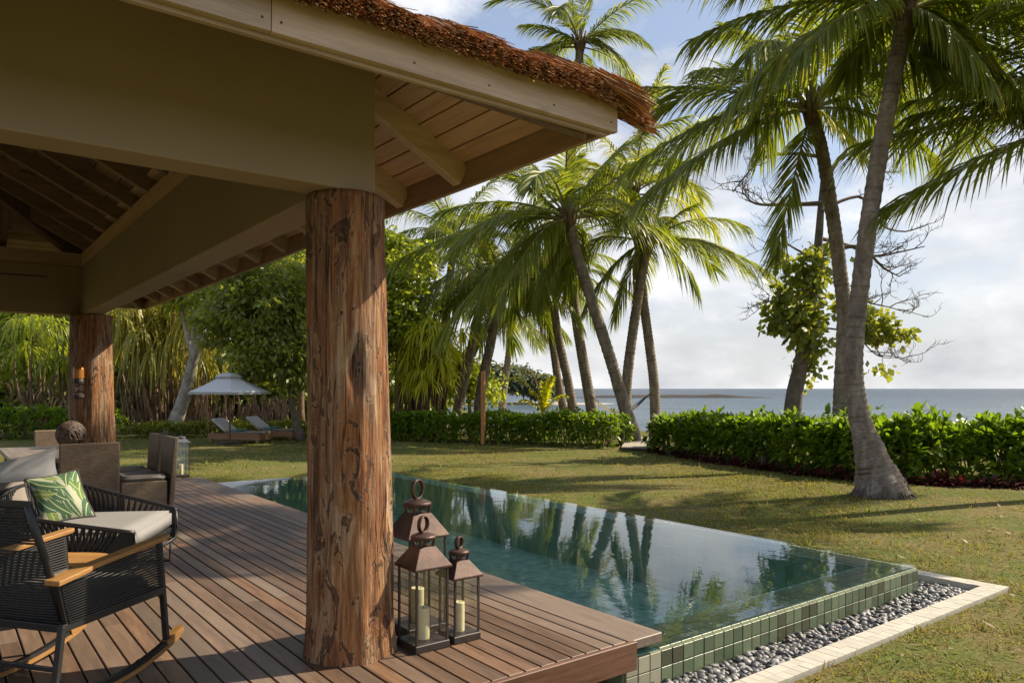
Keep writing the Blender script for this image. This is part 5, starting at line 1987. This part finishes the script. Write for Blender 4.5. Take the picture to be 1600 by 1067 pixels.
def leaf_print():
    """banana leaf print: curved dark green blades with pale midribs on cream"""
    m, nt, b = new_mat('leaf_print_canvas')
    uv = nt.nodes.new('ShaderNodeUVMap')
    col = None
    base = (0.36, 0.38, 0.27)
    prev = base
    sep0 = nt.nodes.new('ShaderNodeSeparateXYZ')
    lk(nt, uv.outputs[0], sep0.inputs[0])
    rl = random.Random(21)
    greens = ((.018, .055, .022), (.06, .11, .022), (.10, .14, .03), (.015, .05, .024), (.03, .08, .028), (.02, .06, .03))
    leaves = []
    for gy in range(5):
        for gx in range(4):
            leaves.append(((.02 + .26 * gx + rl.uniform(-.09, .09) + .1 * (gy % 2), .04 + .23 * gy + rl.uniform(-.07, .07)), 25 + 75 * (gx / 3) + rl.uniform(-22, 30), rl.uniform(.5, .72), rl.uniform(.15, .21), rl.choice(greens)))
    rl.shuffle(leaves)
    for (cx, cy), ang, ln, wd, c in leaves:
        a = rad(ang)
        dx = math_n(nt, 'SUBTRACT', sep0.outputs[0], cx)
        dy = math_n(nt, 'SUBTRACT', sep0.outputs[1], cy)
        x = math_n(nt, 'ADD', math_n(nt, 'MULTIPLY', dx, math.cos(a) / (ln / 2)), math_n(nt, 'MULTIPLY', dy, math.sin(a) / (ln / 2)))
        y = math_n(nt, 'ADD', math_n(nt, 'MULTIPLY', dx, -math.sin(a) / (wd / 2)), math_n(nt, 'MULTIPLY', dy, math.cos(a) / (wd / 2)))
        x2 = math_n(nt, 'MULTIPLY', x, x)
        yb = math_n(nt, 'ADD', y, math_n(nt, 'MULTIPLY', x2, 0.8))
        ay = math_n(nt, 'ABSOLUTE', yb)
        # pointed outline |y| < 1 - x^2
        edge = math_n(nt, 'SUBTRACT', math_n(nt, 'SUBTRACT', 1.0, x2), ay)
        mask = math_n(nt, 'MULTIPLY', edge, 14.0, clamp=True)
        vein = math_n(nt, 'MULTIPLY_ADD', math_n(nt, 'SINE', math_n(nt, 'ADD', math_n(nt, 'MULTIPLY', x, 34.0), math_n(nt, 'MULTIPLY', ay, -9.0))), 0.25, 0.5, clamp=True)
        leafc = mix_rgb(nt, vein, c, tuple(min(1, q * 2.1 + .03) for q in c))
        mid = math_n(nt, 'LESS_THAN', ay, 0.10)
        leafc = mix_rgb(nt, math_n(nt, 'MULTIPLY', mid, 0.8), leafc, (0.45, 0.50, 0.25))
        prev = mix_rgb(nt, mask, prev, leafc)
    lk(nt, prev, b.inputs['Base Color'])
    b.inputs['Roughness'].default_value = 0.85
    tc = nt.nodes.new('ShaderNodeTexCoord')
    bump(nt, b, noise_n(nt, tc.outputs['Object'], 300, 2), 0.1, 0.002)
    return m


pillow('leaf_cushion', 'square cushion with a green banana leaf print on the rope armchair', [P(40, 748, 5.72), P(121, 733, 5.98), P(149, 806, 5.80), P(64, 823, 5.52)], 0.17, leaf_print(), pipe=M_DARKC)
pillow('back_cushion', 'taupe cushion with dark piping at the back of the rope armchair', [P(-75, 762, 5.75), P(40, 750, 5.98), P(58, 806, 5.78), P(-60, 822, 5.5)], 0.18, M_TAUPE, pipe=M_DARKC)

sofa = thing('sofa', 'low dark rope sofa at the left edge behind the armchair', 'sofa', W(-5.35, 6.95, 0), 0)
soft_box('seat_cushion', (0, -.05, .37), (1.6, .8, .15), M_GREY, sofa, .03, seed=6)
MB().box((0, 0, .26), (1.7, .9, .05), bev=.01).build('seat_frame', M_BLACK, sofa)
for sx in (-1, 1):
    for sy in (-1, 1):
        MB().tube([(sx * .8, sy * .4, .24), (sx * .8, sy * .4, 0.0)], .018, 8).build('leg', M_BLACK, sofa)
MB().tube([(-.84, .42, .26), (-.84, .46, .62), (.84, .46, .62), (.84, .42, .26)], .018, 8).build('back_rail', M_BLACK, sofa, smooth=True)
w = MB()
for k in range(40):
    x = -.82 + 1.64 * k / 39
    w.bar((x, .46, .62), (x, .43, .26), .02, .006, up=(0, 1, 0))
o = w.build('rope_strands', M_ROPE, sofa)
o['kind'] = 'stuff'
pillow('white_cushion', 'large white cushion propped up on the sofa at the left edge', [P(-60, 735, 6.75), P(88, 698, 7.0), P(100, 762, 6.85), P(-60, 790, 6.6)], 0.2, M_WHITE)

tb = thing('side_table', 'low teak side table with rounded end behind the rocking chair', 'side table', W(-3.05, 4.95, 0), rad(-37.5))
vs = []
for z in (.36, .388):
    for i in range(24):
        a = 2 * math.pi * i / 24
        ca, sa = math.cos(a), math.sin(a)
        vs.append((.36 * math.copysign(abs(ca) ** .5, ca), .16 * math.copysign(abs(sa) ** .6, sa), z))
MB().add(vs, [tuple(range(23, -1, -1)), tuple(range(24, 48))] + [(i, (i + 1) % 24, 24 + (i + 1) % 24, 24 + i) for i in range(24)]).build('table_top', M_TEAK, tb, bevel=.004)
for sx in (-1, 1):
    for sy in (-1, 1):
        MB().tube([(sx * .26, sy * .1, .36), (sx * .29, sy * .12, 0)], .013, 8).build('leg', M_BLACK, tb)


# ------------------------------------------------------------------ dining set
def wicker_mat():
    m, nt, b = new_mat('brown_wicker')
    tc = nt.nodes.new('ShaderNodeTexCoord')
    wv = nt.nodes.new('ShaderNodeTexBrick')
    setin(wv, Scale=1.0, Mortar_Size=0.0025, Brick_Width=0.034, Row_Height=0.014)
    wv.inputs['Color1'].default_value = (0.20, 0.135, 0.08, 1)
    wv.inputs['Color2'].default_value = (0.34, 0.25, 0.16, 1)
    wv.inputs['Mortar'].default_value = (0.05, 0.036, 0.025, 1)
    # weave in the plane of each panel
    sep = nt.nodes.new('ShaderNodeSeparateXYZ')
    lk(nt, tc.outputs['Object'], sep.inputs[0])
    cmb = nt.nodes.new('ShaderNodeCombineXYZ')
    lk(nt, math_n(nt, 'ADD', sep.outputs[0], sep.outputs[1]), cmb.inputs[0])
    lk(nt, sep.outputs[2], cmb.inputs[1])
    lk(nt, cmb.outputs[0], wv.inputs['Vector'])
    n = noise_n(nt, tc.outputs['Object'], 9, 5, 0.6)
    lk(nt, mix_rgb(nt, 0.35, wv.outputs['Color'], ramp(nt, n, [(.3, (0.12, 0.085, 0.055)), (.7, (0.26, 0.20, 0.14))])), b.inputs['Base Color'])
    b.inputs['Roughness'].default_value = 0.6
    bump(nt, b, wv.outputs['Fac'], -0.6, 0.003)
    return m


M_WICK2 = wicker_mat()


def dining_chair(label, loc, rotz, proto=[None]):
    if proto[0] is not None:
        return dup(proto[0], loc, rotz, label)
    t = thing('dining_chair', label, 'dining chair', loc, rotz, 'wicker chairs round the dining table')
    MB().box((.02, 0, .225), (.50, .54, .39), bev=.012).build('seat_box', M_WICK2, t)
    MB().add([(-.235, -.285, .03), (-.235, .285, .03), (-.295, .285, .03), (-.295, -.285, .03), (-.30, -.285, .92), (-.30, .285, .92), (-.355, .285, .92), (-.355, -.285, .92)],
             [(3, 2, 1, 0), (4, 5, 6, 7), (0, 1, 5, 4), (1, 2, 6, 5), (2, 3, 7, 6), (3, 0, 4, 7)]).build('backrest', M_WICK2, t, bevel=.014)
    soft_box('seat_cushion', (.03, 0, .455), (.50, .54, .07), M_TAUPE, t, .02, seed=9)
    for sx, sy in ((.24, .24), (.24, -.24), (-.25, .25), (-.25, -.25)):
        MB().box((sx, sy, .015), (.04, .04, .03)).build('foot', M_IRON, t)
    proto[0] = t
    return t


dining_chair('wicker dining chair seen from behind at the near end of the table', W(-4.69, 8.25, 0), rad(90))
dining_chair('nearer of the two wicker chairs in profile beside the grey lantern', W(-4.42, 8.95, 0), rad(180))
dining_chair('farther of the two wicker chairs in profile, its back just left of the nearer one', W(-4.86, 9.52, 0), rad(180))
dining_chair('wicker chair at the far end of the dining table, facing this way', W(-6.19, 10.3, 0), rad(-90))
M_TABLE = wood('grey_table_timber', (0.10, 0.075, 0.06), (0.22, 0.175, 0.145), 'Y', rough=0.4)
tb = thing('dining_table', 'long dark dining table between the wicker chairs near the far column', 'dining table', (1.12, 10.42, 0))
MB().box((0, 0, .725), (1.0, 2.1, .05), bev=.006).build('table_top', M_TABLE, tb)
for sx in (-1, 1):
    for sy in (-1, 1):
        MB().box((sx * .40, sy * .9, .35), (.09, .09, .70), bev=.005).build('leg', M_TABLE, tb)
MB().box((0, 0, .66), (.80, 1.7, .07)).build('apron', M_TABLE, tb)
# woven ball ornament
bc = P(111, 681, 9.5)
ball = thing('wicker_ball', 'dark woven ball ornament on the dining table', 'ornament', (bc.x, bc.y, .751))
mb = MB()
r7 = random.Random(3)
for k in range(46):
    ax = Vector((r7.gauss(0, 1), r7.gauss(0, 1), r7.gauss(0, 1))).normalized()
    e1 = ax.orthogonal().normalized()
    e2 = ax.cross(e1)
    off = r7.uniform(-.6, .6)
    rr_ = .168 * math.sqrt(1 - off * off)
    mb.tube([ax * .168 * off + (e1 * math.cos(i / 20 * 6.2832) + e2 * math.sin(i / 20 * 6.2832)) * rr_ + Vector((0, 0, .168)) for i in range(21)], .0075, 5, cap=False)
mb.build('weave', plain('dark_rattan', (0.10, 0.07, 0.055), 0.6, 0.4, 20), ball, smooth=True)

# oil lamp on the far column
q = P(146, 600, 12.2)
q = Vector((1.83, 12.62, 0)) + (Vector((-q.x * 0 - FX * 1 + RX * .08, -FY + RY * .08, 0)).normalized() * .40)
lamp = thing('wall_lamp', 'small black oil lamp with amber hood hung on the far log column', 'wall lamp', (q.x, q.y, 1.36))
MB().lathe([(.06, 0), (.075, .015), (.075, .05), (.05, .07)], n=16).build('tank', M_IRON, lamp, smooth=False)
MB().lathe([(.045, .07), (.065, .12), (.065, .17), (.045, .215)], n=16).build('glass_chimney', M_GLASS, lamp, smooth=True)
MB().lathe([(.068, .215), (.07, .25), (.06, .28)], n=16).build('collar', M_IRON, lamp, smooth=False)
am, nt, b = new_mat('amber_hood')
b.inputs['Base Color'].default_value = (0.36, 0.14, 0.02, 1)
b.inputs['Roughness'].default_value = 0.35
b.inputs['Metallic'].default_value = 0.3
MB().lathe([(.07, .285), (.07, .42), (.055, .45), (.02, .46)], n=16).build('hood', am, lamp, smooth=False)
MB().bar((0, 0, .04), (FX * .14, FY * .14, .04), .02, .02).build('bracket', M_IRON, lamp)

# ceiling fan
fan = thing('ceiling_fan', 'dark ceiling fan hanging under the pavilion roof at the left edge', 'ceiling fan', (.12, 8.9, 2.62))
MB().lathe([(.03, -.06), (.09, -.05), (.11, 0), (.09, .06), (.03, .09)], n=20).build('motor', M_IRON, fan, smooth=True)
MB().tube([(0, 0, .08), (0, 0, 2.1)], .014, 8).build('down_rod', M_IRON, fan)
for k in range(4):
    a = rad(-10 + 90 * k)
    R = Matrix.Rotation(a, 3, 'Z')
    vs = [R @ Vector(p) for p in ((.1, -.05, -.012), (.74, -.065, -.02), (.78, 0, -.012), (.74, .065, .004), (.1, .05, .008), (.1, -.05, -.004), (.74, -.065, -.012), (.78, 0, -.004), (.74, .065, .012), (.1, .05, .016))]
    MB().add(vs, [(4, 3, 2, 1, 0), (5, 6, 7, 8, 9)] + [(i, (i + 1) % 5, 5 + (i + 1) % 5, 5 + i) for i in range(5)]).build('blade', M_IRON, fan)

# ------------------------------------------------------------------ parasol and loungers across the lawn
M_CANVAS = plain('grey_white_canvas', (0.62, 0.62, 0.63), 0.85, 0.04, 2, bmp=0.05)
pc = P(359, 600, 24.2)
par = thing('parasol', 'grey white parasol with a vented top over the loungers', 'parasol', (pc.x, pc.y, LAWN), rad(8))
zr_, hw = 1.395 - LAWN, 1.19
prof = [(1.0, zr_), (0.62, zr_ + .22), (0.27, zr_ + .46)]
n = 8


def canopy(prof, name, val=0.07):
    vs, fs = [], []
    rings = [(prof[0][0], prof[0][1] - val)] + prof
    for dz in (0, -.006):
        for f, z in rings:
            for k in range(n):
                a = math.pi / 8 + k * math.pi / 4
                vs.append((f * hw * math.cos(a) * 1.03, f * hw * math.sin(a) * 1.03, z + dz))
    m = len(rings)
    for s in range(2):
        for i in range(m - 1):
            for k in range(n):
                q = (s * m * n + i * n + k, s * m * n + i * n + (k + 1) % n, s * m * n + (i + 1) * n + (k + 1) % n, s * m * n + (i + 1) * n + k)
                fs.append(q if s == 0 else q[::-1])
    return MB().add(vs, fs).build(name, M_CANVAS, par)


canopy(prof, 'canopy')
canopy([(0.36, zr_ + .50), (0.20, zr_ + .60), (0.02, zr_ + .63)], 'vent_cap', 0.05)
MB().tube([(0, 0, 0), (0, 0, zr_ + .6)], .03, 10).build('pole', M_BROWNBARK, par)
MB().box((0, 0, .05), (.6, .6, .1), bev=.01).build('base', M_IRON, par)
for k in range(8):
    a = math.pi / 8 + k * math.pi / 4
    MB().bar((math.cos(a) * .05, math.sin(a) * .05, zr_ + .44), (math.cos(a) * hw, math.sin(a) * hw, zr_ - .02), .02, .03).build('rib', M_BROWNBARK, par)


def lounger(label, loc, rotz, proto=[None]):
    if proto[0] is not None:
        return dup(proto[0], loc, rotz, label)
    t = thing('sun_lounger', label, 'sun lounger', loc, rotz, 'teak sun loungers under the parasol')
    tk = wood('lounger_teak', (0.15, 0.075, 0.035), (0.34, 0.19, 0.095), 'X', rough=0.6)
    for sy in (-1, 1):
        MB().box((0, sy * .36, .20), (2.0, .05, .20), bev=.006).build('side_rail', tk, t)
    for sx in (-1, 1):
        MB().box((sx * .975, 0, .20), (.05, .67, .20), bev=.006).build('end_rail', tk, t)
        for sy in (-1, 1):
            MB().box((sx * .9, sy * .33, .05), (.08, .08, .10)).build('leg', tk, t)
    for k in range(9):
        MB().box((-.25 + k * .135, 0, .295), (.115, .72, .02)).build('slat', tk, t)
    soft_box('mattress', (.33, 0, .335), (1.3, .66, .06), M_TAUPE, t, .03, seed=12)
    soft_box('back_mattress', (-.62, 0, .56), (.76, .66, .085), M_WHITE, t, .03, rot=(0, rad(36), 0), seed=13)
    MB().bar((-.28, .3, .32), (-.94, .3, .76), .04, .03).build('back_frame', tk, t)
    MB().bar((-.28, -.3, .32), (-.94, -.3, .76), .04, .03).build('back_frame', tk, t)
    soft_box('towel', (-.05, 0, .40), (.34, .62, .05), plain('teal_towel', (0.10, 0.24, 0.23), 0.9, 0.4, 14), t, .02, seed=14)
    proto[0] = t
    return t


la = math.atan2(FY * -.28 + RY * .96, FX * -.28 + RX * .96)
lounger('nearer teak sun lounger with raised pale backrest under the parasol', W(-9.15, 25.3, LAWN), la)
lounger('farther teak sun lounger, right of and behind the nearer one', W(-8.55, 26.9, LAWN), la)

# ------------------------------------------------------------------ post, path, hammock
pp = ground_at(755, 24.3)
post = thing('wooden_post', 'slim orange brown wooden post standing in front of the middle hedge', 'post', pp)
MB().box((0, 0, 1.18), (.12, .12, 2.36), Matrix.Rotation(.5, 3, 'Z'), bev=.01).build('shaft', wood('orange_timber', (0.22, 0.09, 0.03), (0.46, 0.22, 0.08), 'Z'), post)
MB().lathe([(.02, 2.36), (.05, 2.37), (.04, 2.41), (.0, 2.42)], n=10).build('finial', M_IRON, post)

M_PATH = wood('bleached_boards', (0.30, 0.26, 0.21), (0.50, 0.45, 0.38), 'X', rough=0.8)
path = MB().box((0, 0, -.04), (4.6, .86, .05)).build('garden_path', plain('path_joist', (0.06, 0.05, 0.04), 0.9))
ca, cb = P(994, 0, 21.6), P(1000, 0, 26.4)
ang = math.atan2(cb.y - ca.y, cb.x - ca.x)
path.location = ((ca.x + cb.x) / 2, (ca.y + cb.y) / 2, LAWN + .09)
path.rotation_euler = (0, 0, ang)
tag(path, kind='structure')
bme = MB().box((0, 0, 0), (.205, .86, .03), bev=.004).mesh('board')
bme.materials.append(wood('bleached_boards_y', (0.30, 0.26, 0.21), (0.50, 0.45, 0.38), 'Y', rough=0.8))
for k in range(21):
    link('board', bme, None, path, (-2.15 + k * .215, 0, .003 + rng.uniform(-.004, .004)))

ha, hb = P(918, 613, 28.6), P(1017, 614, 28.0)
ham = thing('hammock', 'pale net hammock slung between two palm trunks above the hedge', 'hammock', W(3.9, 28.2, LAWN))
ho = Vector(ham.location)


def hpt(t, s):
    p = ha.lerp(hb, t)
    sag = 4 * t * (1 - t) * .78
    wd = .42 * math.sin(math.pi * min(1, max(0, (t - .12) / .76))) ** .6 if .12 < t < .88 else 0
    fw = Vector((FX, FY, 0))
    return p + fw * s * wd + Vector((0, 0, -sag + .12 * abs(s) * (wd > 0))) - ho


mb = MB()
for j in range(9):
    s = -1 + j / 4
    mb.tube([hpt(.18 + .6 * i / 14, s) for i in range(15)], .012, 4, cap=False)
for i in range(26):
    t = .18 + .6 * i / 25
    mb.tube([hpt(t, -1 + j / 4) for j in range(9)], .012, 4, cap=False)
o = mb.build('net', plain('white_cord', (0.6, 0.58, 0.54), 0.8), ham)
o['kind'] = 'stuff'
mb = MB()
for t0, t1 in ((0, .18), (1, .78)):
    for j in range(9):
        mb.tube([hpt(t0, 0), hpt(t1, -1 + j / 4)], .01, 4, cap=False)
o = mb.build('suspension_cords', M_IRON, ham)
o['kind'] = 'stuff'
